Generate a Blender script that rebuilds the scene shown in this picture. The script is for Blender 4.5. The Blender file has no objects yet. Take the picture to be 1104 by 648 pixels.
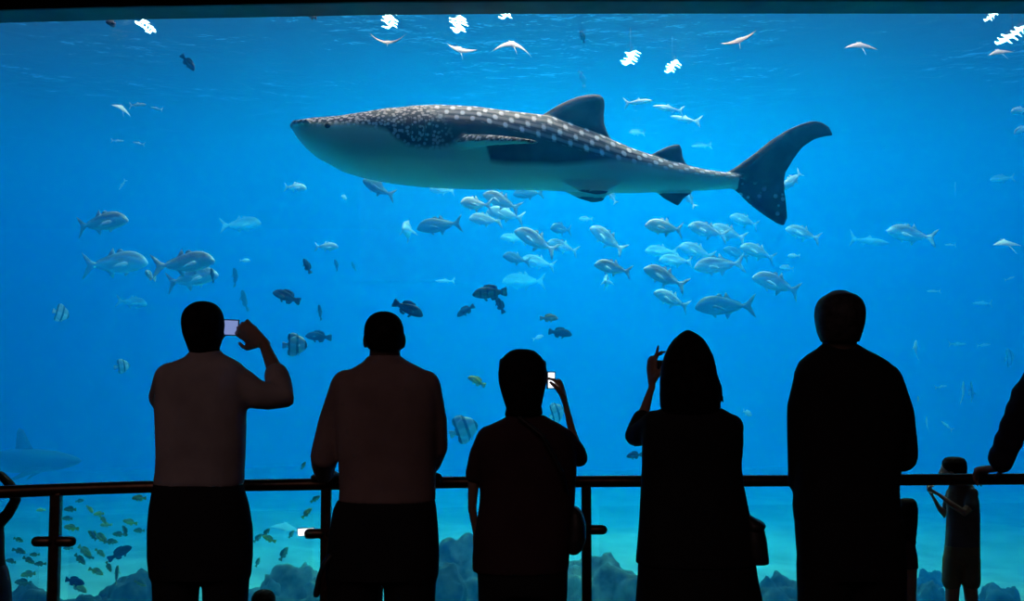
import bpy, bmesh, math, random
from mathutils import Vector, Matrix, noise

SC = bpy.context.scene
COL = SC.collection
F = 1100.0                      # focal length in pixels of the 1104 x 648 frame
PITCH = math.atan(76 / F)
EYE = Vector((0, 0, 1.5))

# ------------------------------------------------------------------ camera, world, lights, exposure
cam = bpy.data.cameras.new('camera')
cam_ob = bpy.data.objects.new('camera', cam)
COL.objects.link(cam_ob)
SC.camera = cam_ob
cam.sensor_width = 36
cam.lens = 36 * F / 1104
cam.clip_end = 200
cam_ob.location = EYE
cam_ob.rotation_euler = (math.radians(90) + PITCH, 0, 0)
SC.view_settings.view_transform = 'Standard'
SC.view_settings.look = 'None'
SC.view_settings.exposure = 0
SC.view_settings.gamma = 1
SC.view_settings.use_curve_mapping = False
SC.cycles.use_denoising = True
SC.cycles.transparent_max_bounces = 24
SC.cycles.max_bounces = 8
SC.cycles.volume_bounces = 4

world = bpy.data.worlds.new('world')
SC.world = world
world.use_nodes = True
bg = world.node_tree.nodes['Background']
bg.inputs[0].default_value = (0.10, 0.42, 0.9, 1)      # daylight seen through the open roof over the tank
bg.inputs[1].default_value = 0.5


def area(name, loc, sx, sy, watts, colour, rot=(0, 0, 0), spread=180):
    l = bpy.data.lights.new(name, 'AREA')
    l.shape = 'RECTANGLE'
    l.size, l.size_y, l.energy, l.color = sx, sy, watts, colour
    l.spread = math.radians(spread)
    o = bpy.data.objects.new(name, l)
    o.location, o.rotation_euler = loc, rot
    COL.objects.link(o)
    return o


# lamps high over the tank, shining down through the water surface
area('tank_light_wide', (0, 19, 11), 26, 10.5, 2450, (1.8, .89, .67))
area('tank_light_middle', (1.2, 17, 10.5), 7, 8, 1950, (1.8, .89, .67), spread=120)
# dim warm house lights behind the audience
area('house_light', (-2.2, -2.6, 5.0), 6.0, 3.2, 5.0, (1.0, .62, .60), rot=(math.radians(56), 0, math.radians(-12)), spread=75)


# ------------------------------------------------------------------ helpers
def ray(px, py):
    v = (324 - py) / F
    return Vector(((px - 552) / F, math.cos(PITCH) - v * math.sin(PITCH), math.sin(PITCH) + v * math.cos(PITCH)))


def at(px, py, depth):
    d = ray(px, py)
    return EYE + d * (depth / d.y)


def lerp_table(tab, x):
    if x <= tab[0][0]:
        return tab[0][1]
    for (a, b), (c, d) in zip(tab, tab[1:]):
        if x <= c:
            return b + (d - b) * (x - a) / (c - a)
    return tab[-1][1]


def link(name, mesh, parent=None, loc=None):
    o = bpy.data.objects.new(name, mesh)
    COL.objects.link(o)
    if parent is not None:
        o.parent = parent
    if loc is not None:
        o.location = loc
    return o


def empty(name, loc=(0, 0, 0), rz=0.0):
    o = bpy.data.objects.new(name, None)
    o.empty_display_size = .2
    COL.objects.link(o)
    o.location = loc
    o.rotation_euler = (0, 0, rz)
    return o


def tag(o, label=None, cat=None, group=None, kind=None):
    if label:
        o['label'] = label
    if cat:
        o['category'] = cat
    if group:
        o['group'] = group
    if kind:
        o['kind'] = kind
    return o


def to_mesh(bm, name, mats, smooth=True):
    bmesh.ops.recalc_face_normals(bm, faces=bm.faces[:])
    me = bpy.data.meshes.new(name)
    bm.to_mesh(me)
    bm.free()
    for m in (mats if isinstance(mats, (list, tuple)) else [mats]):
        me.materials.append(m)
    if smooth:
        me.polygons.foreach_set('use_smooth', [True] * len(me.polygons))
    return me


def box(bm, lo, hi):
    r = bmesh.ops.create_cube(bm, size=1)
    for v in r['verts']:
        for i in range(3):
            v.co[i] = (lo[i] + hi[i]) / 2 + v.co[i] * (hi[i] - lo[i])
    return r['verts']


def bevelled(bm, w, seg=2):
    bmesh.ops.bevel(bm, geom=bm.edges[:], offset=w, segments=seg, affect='EDGES', profile=.6)


def frame_of(d):
    d = d.normalized()
    a = Vector((0, 0, 1)) if abs(d.z) < .9 else Vector((0, 1, 0))
    u = d.cross(a).normalized()
    return u, d.cross(u).normalized()


def tube(bm, pts, rads, n=12, flat=1.0, flat_dir=None):
    """Closed tapered tube with rounded ends through pts; flat squashes it along flat_dir."""
    pts = [Vector(p) for p in pts]
    if not isinstance(rads, (list, tuple)):
        rads = [rads] * len(pts)
    P, R = [], []
    d0 = (pts[1] - pts[0]).normalized()
    d1 = (pts[-1] - pts[-2]).normalized()
    for k in (0.98, .8, .45):
        P.append(pts[0] - d0 * rads[0] * k)
        R.append(rads[0] * math.sqrt(1 - k * k))
    P += pts
    R += list(rads)
    for k in (.45, .8, .98):
        P.append(pts[-1] + d1 * rads[-1] * k)
        R.append(rads[-1] * math.sqrt(1 - k * k))
    rings = []
    pu = None
    for i, p in enumerate(P):
        d = (P[min(i + 1, len(P) - 1)] - P[max(i - 1, 0)])
        d.normalize()
        if pu is None:
            u, w = frame_of(d)
        else:
            u = (pu - d * pu.dot(d)).normalized()
            w = d.cross(u)
        pu = u
        ring = []
        for k in range(n):
            a = 2 * math.pi * k / n
            off = (u * math.cos(a) + w * math.sin(a)) * R[i]
            if flat_dir is not None:
                off -= flat_dir * off.dot(flat_dir) * (1 - flat)
            ring.append(bm.verts.new(p + off))
        rings.append(ring)
    skin_rings(bm, rings)


def skin_rings(bm, rings):
    n = len(rings[0])
    for a, b in zip(rings, rings[1:]):
        for k in range(n):
            bm.faces.new((a[k], a[(k + 1) % n], b[(k + 1) % n], b[k]))
    bm.faces.new(list(reversed(rings[0])))
    bm.faces.new(rings[-1])


def ellipsoid(bm, c, r, seg=20, rot=None):
    m = Matrix.Translation(Vector(c)) @ (rot.to_4x4() if rot else Matrix()) @ Matrix.Diagonal((*r, 1))
    bmesh.ops.create_uvsphere(bm, u_segments=seg, v_segments=max(8, seg // 2), radius=1, matrix=m)


def evaluated(o):
    dg = bpy.context.evaluated_depsgraph_get()
    return bpy.data.meshes.new_from_object(o.evaluated_get(dg))


def fuse(bm, name, mats, voxel=.01, smooth=4, factor=.5):
    """Union of all closed shapes in bm as one continuous surface."""
    bmesh.ops.recalc_face_normals(bm, faces=bm.faces[:])
    me = bpy.data.meshes.new('raw')
    bm.to_mesh(me)
    bm.free()
    o = bpy.data.objects.new('raw', me)
    COL.objects.link(o)
    r = o.modifiers.new('r', 'REMESH')
    r.mode, r.voxel_size, r.use_smooth_shade = 'VOXEL', voxel, True
    if smooth:
        s = o.modifiers.new('s', 'SMOOTH')
        s.iterations, s.factor = smooth, factor
    out = evaluated(o)
    bpy.data.objects.remove(o)
    bpy.data.meshes.remove(me)
    out.name = name
    out.materials.clear()
    for m in (mats if isinstance(mats, (list, tuple)) else [mats]):
        out.materials.append(m)
    out.polygons.foreach_set('use_smooth', [True] * len(out.polygons))
    return out


# ------------------------------------------------------------------ materials
def material(name):
    m = bpy.data.materials.new(name)
    m.use_nodes = True
    return m, m.node_tree, m.node_tree.nodes['Principled BSDF']


def N(nt, typ, **kw):
    n = nt.nodes.new(typ)
    for k, v in kw.items():
        setattr(n, k, v)
    return n


def plain(name, c, rough=.6, metal=0.0, var=.15, scale=6.0, c2=None, bump=0.0, bscale=40.0, spec=.5):
    """Colour with a procedural mottling and optional bump."""
    m, nt, b = material(name)
    tc = N(nt, 'ShaderNodeTexCoord')
    nz = N(nt, 'ShaderNodeTexNoise')
    nz.inputs['Scale'].default_value = scale
    nz.inputs['Detail'].default_value = 5
    nt.links.new(tc.outputs['Object'], nz.inputs['Vector'])
    rp = N(nt, 'ShaderNodeValToRGB')
    c2 = c2 or tuple(min(1, x * (1 + var)) for x in c)
    rp.color_ramp.elements[0].position, rp.color_ramp.elements[1].position = .35, .65
    rp.color_ramp.elements[0].color = (*[x * (1 - var) for x in c], 1)
    rp.color_ramp.elements[1].color = (*c2, 1)
    nt.links.new(nz.outputs['Fac'], rp.inputs[0])
    nt.links.new(rp.outputs[0], b.inputs['Base Color'])
    b.inputs['Roughness'].default_value = rough
    b.inputs['Metallic'].default_value = metal
    b.inputs['Specular IOR Level'].default_value = spec
    if bump:
        n2 = N(nt, 'ShaderNodeTexNoise')
        n2.inputs['Scale'].default_value = bscale
        n2.inputs['Detail'].default_value = 6
        nt.links.new(tc.outputs['Object'], n2.inputs['Vector'])
        bp = N(nt, 'ShaderNodeBump')
        bp.inputs['Strength'].default_value = bump
        nt.links.new(n2.outputs['Fac'], bp.inputs['Height'])
        nt.links.new(bp.outputs[0], b.inputs['Normal'])
    return m


def emitter(name, c, strength):
    m, nt, b = material(name)
    b.inputs['Base Color'].default_value = (0, 0, 0, 1)
    b.inputs['Emission Color'].default_value = (*c, 1)
    b.inputs['Emission Strength'].default_value = strength
    return m


def clear_pane(name, tint, gloss, rough=.0):
    m = bpy.data.materials.new(name)
    m.use_nodes = True
    nt = m.node_tree
    nt.nodes.clear()
    out = N(nt, 'ShaderNodeOutputMaterial')
    t = N(nt, 'ShaderNodeBsdfTransparent')
    t.inputs[0].default_value = (*tint, 1)
    g = N(nt, 'ShaderNodeBsdfGlossy')
    g.inputs['Roughness'].default_value = rough
    mx = N(nt, 'ShaderNodeMixShader')
    mx.inputs[0].default_value = gloss
    nt.links.new(t.outputs[0], mx.inputs[1])
    nt.links.new(g.outputs[0], mx.inputs[2])
    nt.links.new(mx.outputs[0], out.inputs['Surface'])
    return m


# ------------------------------------------------------------------ the setting
SURF_Z, TANK_Z, LOW_Z, HEAD_Z = 6.0, -1.55, -1.0, 5.3
TOP_EDGE = [(-200, 28), (0, 24), (160, 20), (330, 17), (400, 15.5), (560, 14.2), (740, 14), (1104, 14), (1300, 14)]
WIN = []                                             # plan of the gently curved window
for px in range(-200, 1301, 20):
    r = ray(px, lerp_table(TOP_EDGE, px))
    d = r * ((HEAD_Z - EYE.z) / r.z)
    WIN.append((d.x, d.y))


def curved_slab(name, m, y0, y1, z0, z1):
    """A slab that follows the window's plan, from y0 to y1 beyond it."""
    bm = bmesh.new()
    rings = []
    for x, y in WIN:
        rings.append([bm.verts.new((x, y + y0, z0)), bm.verts.new((x, y + y1, z0)),
                      bm.verts.new((x, y + y1, z1)), bm.verts.new((x, y + y0, z1))])
    skin_rings(bm, rings)
    return link(name, to_mesh(bm, name, m, smooth=False))


def slab(name, lo, hi, m, kind='structure'):
    bm = bmesh.new()
    box(bm, lo, hi)
    return tag(link(name, to_mesh(bm, name, m, smooth=False)), kind=kind)


M_carpet = plain('dark_carpet', (.03, .022, .025), .95, scale=60, var=.4, bump=.3, bscale=300)
M_wall = plain('dark_wall_paint', (.035, .035, .04), .8, scale=8, var=.1)
M_soffit = plain('blue_grey_soffit', (.11, .12, .125), .7, scale=3, var=.15)
M_backdrop = plain('painted_tank_backdrop', (.02, .22, .5), .9, scale=.25, var=.15)
M_sand = plain('coral_sand', (.66, .72, .55), .95, scale=1.2, var=.22, bump=.6, bscale=9)

slab('floor_platform', (-7.5, -5, -.12), (7.5, 4.7, 0), M_carpet)
slab('floor_step', (-7.5, 4.7, -1.12), (7.5, 5.1, -.5), M_carpet)
slab('floor_lower', (-7.5, 5.1, -1.12), (7.5, 10.7, LOW_Z), M_carpet)
slab('wall_platform', (-7.5, 4.6, -1.12), (7.5, 4.7, -.12), M_wall)
slab('wall_left', (-7.7, -5, -1.12), (-7.5, 10.8, 7.4), M_wall)
slab('wall_right', (7.5, -5, -1.12), (7.7, 10.7, 7.4), M_wall)
slab('wall_rear', (-7.7, -5.2, -1.12), (7.7, -5, 7.4), M_wall)
slab('ceiling', (-7.7, -5.2, 7.4), (7.7, 11.0, 7.6), M_wall)
tag(curved_slab('wall_front', M_wall, -.37, -.33, HEAD_Z, 7.4), kind='structure')
tag(curved_slab('trim_1', M_soffit, -.33, .02, HEAD_Z, HEAD_Z + .1), kind='structure')
tag(curved_slab('trim_2', M_wall, -.02, .1, HEAD_Z + .1, 7.6), kind='structure')
tag(curved_slab('window_1', clear_pane('acrylic_pane', (.985, .995, 1), .004), -.02, .08, LOW_Z - .9, HEAD_Z + .02), kind='structure')
tag(curved_slab('trim_3', M_wall, -.5, -.02, LOW_Z - 1.4, LOW_Z - .02), kind='structure')

# the tank: sand bed, painted far walls, water, and its rippled surface
bm = bmesh.new()
nx, ny = 120, 80
gv = [[None] * (ny + 1) for _ in range(nx + 1)]
for i in range(nx + 1):
    for j in range(ny + 1):
        x, y = -17 + 34 * i / nx, 10.6 + 21.6 * j / ny
        z = TANK_Z + .22 * noise.noise((x * .3, y * .3, 0)) + .06 * noise.noise((x * 1.1, y * 1.1, 5))
        gv[i][j] = bm.verts.new((x, y, z))
for i in range(nx):
    for j in range(ny):
        bm.faces.new((gv[i][j], gv[i + 1][j], gv[i + 1][j + 1], gv[i][j + 1]))
tag(link('floor_tank', to_mesh(bm, 'floor_tank', M_sand)), kind='structure')
slab('wall_tank_far', (-17, 32, -2.4), (17, 32.2, 6.6), M_backdrop)
slab('wall_tank_left', (-17.2, 11, -2.4), (-17, 32.2, 6.6), M_backdrop)
slab('wall_tank_right', (17, 11, -2.4), (17.2, 32.2, 6.6), M_backdrop)

m = bpy.data.materials.new('sea_water')
m.use_nodes = True
nt = m.node_tree
nt.nodes.clear()
out = N(nt, 'ShaderNodeOutputMaterial')
vs, va, ad = N(nt, 'ShaderNodeVolumeScatter'), N(nt, 'ShaderNodeVolumeAbsorption'), N(nt, 'ShaderNodeAddShader')
vs.inputs['Color'].default_value = (0.0, .40, 1, 1)
vs.inputs['Density'].default_value = .13
va.inputs['Color'].default_value = (0, .83, 1, 1)
va.inputs['Density'].default_value = .34
nt.links.new(vs.outputs[0], ad.inputs[0])
nt.links.new(va.outputs[0], ad.inputs[1])
nt.links.new(ad.outputs[0], out.inputs['Volume'])
bm = bmesh.new()
plan = [(x, y + .1) for x, y in WIN if -16.9 < x < 16.9]
plan = [(-16.9, plan[0][1])] + plan + [(16.9, plan[-1][1]), (16.9, 31.95), (-16.9, 31.95)]
lo = [bm.verts.new((x, y, -2.3)) for x, y in plan]
hi = [bm.verts.new((x, y, SURF_Z)) for x, y in plan]
skin_rings(bm, [lo, hi])
tag(link('tank_water', to_mesh(bm, 'tank_water', m, smooth=False)), 'clear blue water filling the tank behind the window', 'water', kind='stuff')

m = bpy.data.materials.new('water_surface')
m.use_nodes = True
nt = m.node_tree
nt.nodes.clear()
out = N(nt, 'ShaderNodeOutputMaterial')
tr, rf, gl = N(nt, 'ShaderNodeBsdfTransparent'), N(nt, 'ShaderNodeBsdfRefraction'), N(nt, 'ShaderNodeBsdfGlossy')
rf.inputs['IOR'].default_value = 1.12
rf.inputs['Roughness'].default_value = 0
gl.inputs['Roughness'].default_value = .02
m1, m2 = N(nt, 'ShaderNodeMixShader'), N(nt, 'ShaderNodeMixShader')
m1.inputs[0].default_value, m2.inputs[0].default_value = .62, .2
tc, nz, bp = N(nt, 'ShaderNodeTexCoord'), N(nt, 'ShaderNodeTexNoise'), N(nt, 'ShaderNodeBump')
nz.inputs['Scale'].default_value = 3.4
nz.inputs['Detail'].default_value = 3
bp.inputs['Strength'].default_value = .9
bp.inputs['Distance'].default_value = .12
nt.links.new(tc.outputs['Object'], nz.inputs['Vector'])
nl = N(nt, 'ShaderNodeTexNoise')                      # patches of stronger ripple
nl.inputs['Scale'].default_value = .45
nt.links.new(tc.outputs['Object'], nl.inputs['Vector'])
mr = N(nt, 'ShaderNodeMapRange')
mr.inputs['From Min'].default_value, mr.inputs['From Max'].default_value, mr.inputs['To Min'].default_value = .38, .62, .22
nt.links.new(nl.outputs['Fac'], mr.inputs['Value'])
mm = N(nt, 'ShaderNodeMath', operation='MULTIPLY')
nt.links.new(nz.outputs['Fac'], mm.inputs[0])
nt.links.new(mr.outputs[0], mm.inputs[1])
nt.links.new(mm.outputs[0], bp.inputs['Height'])
nt.links.new(bp.outputs[0], rf.inputs['Normal'])
nt.links.new(bp.outputs[0], gl.inputs['Normal'])
nt.links.new(tr.outputs[0], m1.inputs[1])
nt.links.new(rf.outputs[0], m1.inputs[2])
nt.links.new(m1.outputs[0], m2.inputs[1])
nt.links.new(gl.outputs[0], m2.inputs[2])
nt.links.new(m2.outputs[0], out.inputs['Surface'])
bm = bmesh.new()
gv = [[bm.verts.new((-16.9 + 33.8 * i / 160, 11.3 + 20.6 * j / 110,
       SURF_Z - .04 + .03 * noise.noise((i * .35, j * .3, 2)))) for j in range(111)] for i in range(161)]
for i in range(160):
    for j in range(110):
        bm.faces.new((gv[i][j], gv[i + 1][j], gv[i + 1][j + 1], gv[i][j + 1]))
tag(link('water_surface', to_mesh(bm, 'water_surface', m)), 'rippled underside of the water surface at top of tank', 'water surface', kind='stuff')

# glowing shapes added above the water to stand in for rippled glints
M_glint = emitter('glint_glow', (1, .97, .9), 40)
M_black = plain('black_metal', (.02, .02, .022), .45, scale=20)
for px, py, w, lab in ((420, 22, 26, 'white glint over the tank left of the top centre'),
                       (494, 27, 26, 'white glint over the tank second from the top left group'),
                       (545, 13, 22, 'white glint half hidden by the beam above the swimming ray'),
                       (158, 29, 20, 'white glint over the tank near the top left corner'),
                       (680, 63, 24, 'white glint low between shark fin and beam'),
                       (725, 72, 22, 'white glint right of the one above the shark fin'),
                       (1092, 38, 30, 'white glint over the tank at the top right corner'),
                       (1072, 16, 20, 'white glint half hidden by the beam at the right')):
    r = ray(px, py)
    z = 6.9
    p = EYE + r * ((z - EYE.z) / r.z)
    s = w * .42 * p.y / F
    root = empty('lamp_glint', (p.x, p.y, z + .05))
    tag(root, lab, 'lamp', 'rippled glints over the tank')
    rnd = random.Random(int(px))
    bm = bmesh.new()
    box(bm, (-.02, -s * 2, .0), (.02, s * 2, .06))
    bevelled(bm, .008)
    link('added_housing', to_mesh(bm, 'added_housing', M_black, False), root)
    bm = bmesh.new()
    for k in range(5):                                  # ragged glowing tubes shaped like a rippled glint
        y, a, b2 = (k - 2) * s * .95, -s * rnd.uniform(.45, 1), s * rnd.uniform(.45, 1)
        tube(bm, [(a, y, -.04), (a * .4, y + s * .35, -.05), (b2 * .3, y - s * .3, -.03), (b2, y + s * .25, -.05)], [s * .04, s * .11, s * .09, s * .03], 8)
    link('glint_tubes', to_mesh(bm, 'glint_tubes', M_glint), root)
    bm = bmesh.new()
    tube(bm, [(0, 0, .05), (0, 0, .5)], .008, 8)
    link('added_cable', to_mesh(bm, 'added_cable', M_black), root)

# ------------------------------------------------------------------ whale shark
SD = 12.2
TOP = [(319, 139), (322, 135.5), (328, 132.8), (340, 131), (370, 128.5), (400, 123.5), (430, 118), (450, 115.6), (470, 114.5),
       (510, 116), (550, 121), (590, 125.5), (640, 143), (680, 160), (720, 174), (760, 183), (785, 186.5), (812, 189)]
BOT = [(319, 142), (322, 150), (328, 157), (340, 168), (370, 184), (400, 192.5), (430, 198), (450, 200.5), (470, 202),
       (510, 203.5), (550, 204), (590, 205), (640, 207.5), (680, 208), (720, 206.5), (760, 205), (785, 203.5), (812, 199)]
WID = [(319, 20), (322, 30), (328, 38), (340, 45), (370, 52), (400, 54), (430, 54), (450, 53), (470, 51), (510, 48), (550, 45),
       (590, 41), (640, 33), (680, 26), (720, 20), (760, 15), (785, 12), (812, 5)]
EDGE = [(319, 143), (325, 143.5), (350, 145), (382, 145.5), (405, 148), (422, 152), (434, 162), (446, 168), (463, 170), (480, 169), (500, 163),
        (524, 164), (530, 182), (545, 184), (600, 184.5), (640, 181), (665, 178), (690, 181), (710, 184.5), (755, 191), (790, 193), (812, 194)]  # step behind the pectoral fin draws its shadow in as dark skin
RIDGE = [(319, 143), (460, 135), (520, 138), (560, 148), (592, 156.5), (658, 174.5), (700, 183), (755, 191), (811, 193)]
U = SD / F
SX0 = at(319, 140, SD)


def spx(px, py, dy=0.0):
    p = at(px, py, SD)
    return Vector((p.x - SX0.x, dy, p.z - SX0.z))


def fin(bm, pts, thick, edge=.022, shear=None):
    """Lens-section fin from an outline in photo pixels; shear(px, py) gives the offset across the shark."""
    P = [spx(x, y) for x, y in pts]
    c = sum(P, Vector()) / len(P)
    def ring(k, t):
        out = []
        for p, (x, y) in zip(P, pts):
            q = c + (p - c) * k
            q.y = (shear(c.x + (p.x - c.x) * k, c.z + (p.z - c.z) * k) if shear else 0) + t
            out.append(bm.verts.new(q))
        return out
    skin_rings(bm, [ring(.55, -thick), ring(.8, -thick * .75), ring(1, -edge), ring(1, edge), ring(.8, thick * .75), ring(.55, thick)])


bm = bmesh.new()
rings = []
stations = [319, 320.5, 322, 325, 328, 334, 340, 350, 360] + list(range(370, 812, 10)) + [812]
for px in stations:
    zt, zb, hw = spx(px, lerp_table(TOP, px)), spx(px, lerp_table(BOT, px)), lerp_table(WID, px) * U
    cz, hh = (zt.z + zb.z) / 2, (zt.z - zb.z) / 2
    e = 2.0 if px > 420 else 2.35
    ring = []
    for k in range(36):
        a = 2 * math.pi * k / 36
        ca, sa = math.cos(a), math.sin(a)
        ring.append(bm.verts.new((zt.x, hw * math.copysign(abs(ca) ** (2 / e), ca), cz + hh * math.copysign(abs(sa) ** (2 / e), sa))))
    rings.append(ring)
skin_rings(bm, rings)
# first and second dorsal, caudal, anal
fin(bm, [(578, 128), (588, 122), (600, 114.5), (612, 108.5), (624, 104), (636, 101.8), (646, 102), (651, 106), (652, 114), (651, 124), (651.5, 134), (655, 143), (659, 151), (640, 150), (600, 138)], .09)
fin(bm, [(700, 168), (709, 163), (720, 158), (728, 155.8), (733, 156), (735, 161), (735.5, 168), (738, 174), (742, 180), (725, 179)], .05)
fin(bm, [(780, 188), (792, 181), (812, 166.5), (830, 152), (850, 139.5), (866, 157), (855, 172), (847, 186), (844.5, 197), (838, 206), (800, 206), (782, 202)], .07)
fin(bm, [(836, 148), (848, 140.5), (864, 133.5), (876, 130.2), (886, 132), (893.5, 137), (898, 146), (889, 147), (878, 150), (866, 158), (857, 168), (845, 165)], .045)
fin(bm, [(788, 201), (800, 192), (845, 190), (846, 208), (848, 224), (848.5, 236), (845, 243.5), (838, 241), (824, 232), (808, 220), (796, 208)], .06)
fin(bm, [(704, 204), (716, 214), (731, 222), (734, 218), (738, 213), (746, 208), (740, 203)], .05)
# pelvic pair, hanging down and outward
for s in (-1, 1):
    fin(bm, [(598, 196), (610, 203), (624, 210), (640, 214), (652, 213), (655, 208), (662, 205), (668, 200), (640, 196)], .05,
        shear=lambda x, z, s=s: s * (.22 + max(0, -.78 - z) * 1.2))
# pectoral pair: broad blades swept back and outward, seen almost edge on
for s in (-1, 1):
    L0, L1 = spx(464, 164), spx(498, 161)
    span = .68
    ring_list = []
    for i in range(9):
        f = i / 8
        le = L0.lerp(spx(566, 160.3), f ** 1.0)
        te = L1.lerp(spx(579, 162), f ** .8)
        y = s * (.38 + span * f)
        drop = -.215 * span * f if s < 0 else -.02 * span * f
        th = .085 * (1 - f) + .03
        sag = .03 * math.sin(f * math.pi)
        ring_list.append([bm.verts.new((le.x, y, le.z + drop + sag)), bm.verts.new((le.x * .7 + te.x * .3, y, (le.z * .7 + te.z * .3) + drop + th + sag)),
                          bm.verts.new((te.x, y, te.z + drop + .01 + sag)), bm.verts.new((te.x, y, te.z + drop - .01 + sag)),
                          bm.verts.new((le.x * .7 + te.x * .3, y, (le.z * .7 + te.z * .3) + drop - th + sag))])
    skin_rings(bm, ring_list)
# lip of the wide mouth
tube(bm, [spx(340, 142.5, .52), spx(326, 142.5, .46), spx(321, 142, .3), spx(320, 142, 0), spx(321, 142, -.3), spx(326, 142.5, -.46), spx(340, 142.5, -.52)], .035, 8)
shark_me = fuse(bm, 'whale_shark', [], voxel=.017, smooth=5)

att = ('along', 'across', 'dark', 'head', 'pitch')
for k in att:
    shark_me.attributes.new(k, 'FLOAT', 'POINT')
vals = {k: [0.0] * len(shark_me.vertices) for k in att}
for i, v in enumerate(shark_me.vertices):
    p = v.co + SX0
    # back to photo rows at the shark's own distance
    tanv = (p.z - EYE.z) / SD
    ang = math.atan(tanv) - PITCH
    py = 324 - F * math.tan(ang)
    px = 552 + p.x * F / (SD * math.cos(PITCH) + (p.z - EYE.z) * math.sin(PITCH))
    t, r, b, e = lerp_table(TOP, px), lerp_table(RIDGE, px), lerp_table(BOT, px), lerp_table(EDGE, px)
    hw = lerp_table(WID, px) * U
    d = (e - py) / 3.0
    fin_flag = 0.0
    if px > 795:
        d = 5.0
    if py > b + 2.5:
        d = 5.0 if abs(v.co.y) < 1.2 * hw + .05 or px > 590 else d
    pect = abs(v.co.y) > hw * 1.02 + .03 and 455 < px < 600
    if pect:
        d = 5.0 if v.normal.z > -.2 else -3
        fin_flag = 1.0
    vals['along'][i] = v.co.x
    vals['across'][i] = (py - t) / max(6.0, r - t)
    vals['pitch'][i] = max(6.0, r - t) * U
    vals['dark'][i] = max(0.0, min(1.0, .5 + d * .5))
    vals['head'][i] = max(fin_flag, max(0.0, min(1.0, (492 - px + (py - 150) * .4) / 24)))
for k in att:
    shark_me.attributes[k].data.foreach_set('value', vals[k])

m, nt, b = material('whale_shark_skin')


def attr(nt, name):
    n = N(nt, 'ShaderNodeAttribute')
    n.attribute_name = name
    return n.outputs['Fac']


def math_node(nt, op, a, bb=None, c=None, clamp=False):
    n = N(nt, 'ShaderNodeMath', operation=op)
    n.use_clamp = clamp
    for i, v in enumerate((a, bb, c)):
        if v is None:
            continue
        if isinstance(v, (int, float)):
            n.inputs[i].default_value = v
        else:
            nt.links.new(v, n.inputs[i])
    return n.outputs[0]


def mapped(nt, val, a0, a1, b0=0.0, b1=1.0):
    n = N(nt, 'ShaderNodeMapRange')
    n.interpolation_type = 'SMOOTHSTEP'
    nt.links.new(val, n.inputs['Value'])
    for k, v in zip(('From Min', 'From Max', 'To Min', 'To Max'), (a0, a1, b0, b1)):
        n.inputs[k].default_value = v
    return n.outputs['Result']


def mix_col(nt, fac, a, bcol):
    n = N(nt, 'ShaderNodeMix', data_type='RGBA')
    for sock, v in ((n.inputs['Factor'], fac), (n.inputs[6], a), (n.inputs[7], bcol)):
        if isinstance(v, tuple):
            sock.default_value = (*v, 1)
        elif isinstance(v, float):
            sock.default_value = v
        else:
            nt.links.new(v, sock)
    return n.outputs[2]


al, ac, dk, hd = (attr(nt, k) for k in ('along', 'across', 'dark', 'head'))
# body: rows of round spots along the flank, on pale lines, with pale bars between the rows
wob = N(nt, 'ShaderNodeTexNoise')
wob.inputs['Scale'].default_value = 5
hb = N(nt, 'ShaderNodeTexCoord')
nt.links.new(hb.outputs['Object'], wob.inputs['Vector'])
wv = math_node(nt, 'MULTIPLY', math_node(nt, 'SUBTRACT', wob.outputs['Fac'], .5), .22)
row = math_node(nt, 'ADD', math_node(nt, 'MULTIPLY_ADD', ac, 3.3, .2), wv)
stag = math_node(nt, 'MULTIPLY', math_node(nt, 'FLOOR', row), .37)
colu = math_node(nt, 'ADD', math_node(nt, 'ADD', math_node(nt, 'DIVIDE', al, .19), stag), wv)
du = math_node(nt, 'MULTIPLY', math_node(nt, 'SUBTRACT', math_node(nt, 'FRACT', colu), .5), .19)
dv = math_node(nt, 'MULTIPLY', math_node(nt, 'SUBTRACT', math_node(nt, 'FRACT', row), .5), math_node(nt, 'DIVIDE', attr(nt, 'pitch'), 3.3))
dist = math_node(nt, 'SQRT', math_node(nt, 'ADD', math_node(nt, 'MULTIPLY', du, du), math_node(nt, 'MULTIPLY', dv, dv)))
spots = mapped(nt, dist, .037, .020)
bars = mapped(nt, math_node(nt, 'ABSOLUTE', du), .035, .012)
lines = mapped(nt, math_node(nt, 'ABSOLUTE', dv), .03, .01)
inrow = math_node(nt, 'MULTIPLY', math_node(nt, 'MULTIPLY', mapped(nt, ac, -.05, .05), mapped(nt, ac, 1.2, 1.12)), mapped(nt, al, 5.42, 5.3))
# head and fin tips: dense fine speckle
vh = N(nt, 'ShaderNodeTexVoronoi')
vh.inputs['Scale'].default_value = 22
vh.inputs['Randomness'].default_value = 1
nt.links.new(hb.outputs['Object'], vh.inputs['Vector'])
fine = mapped(nt, vh.outputs['Distance'], .54, .34)
vt = N(nt, 'ShaderNodeTexVoronoi')
vt.inputs['Scale'].default_value = 11
nt.links.new(hb.outputs['Object'], vt.inputs['Vector'])
big = mapped(nt, vt.outputs['Distance'], .36, .22)
nzd = N(nt, 'ShaderNodeTexNoise')
nzd.inputs['Scale'].default_value = 3.5
nt.links.new(hb.outputs['Object'], nzd.inputs['Vector'])
base = mix_col(nt, mapped(nt, nzd.outputs['Fac'], .35, .7), (.040, .032, .038), (.10, .082, .094))
pale = (.36, .33, .37)
body = mix_col(nt, math_node(nt, 'MULTIPLY', math_node(nt, 'MULTIPLY', bars, inrow), 1.0), base, pale)
body = mix_col(nt, math_node(nt, 'MULTIPLY', math_node(nt, 'MULTIPLY', lines, inrow), .8), body, pale)
body = mix_col(nt, math_node(nt, 'MULTIPLY', spots, inrow), body, (.95, .93, 1.0))
headc = mix_col(nt, math_node(nt, 'MULTIPLY', fine, .85), base, (.8, .74, .78))
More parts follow.
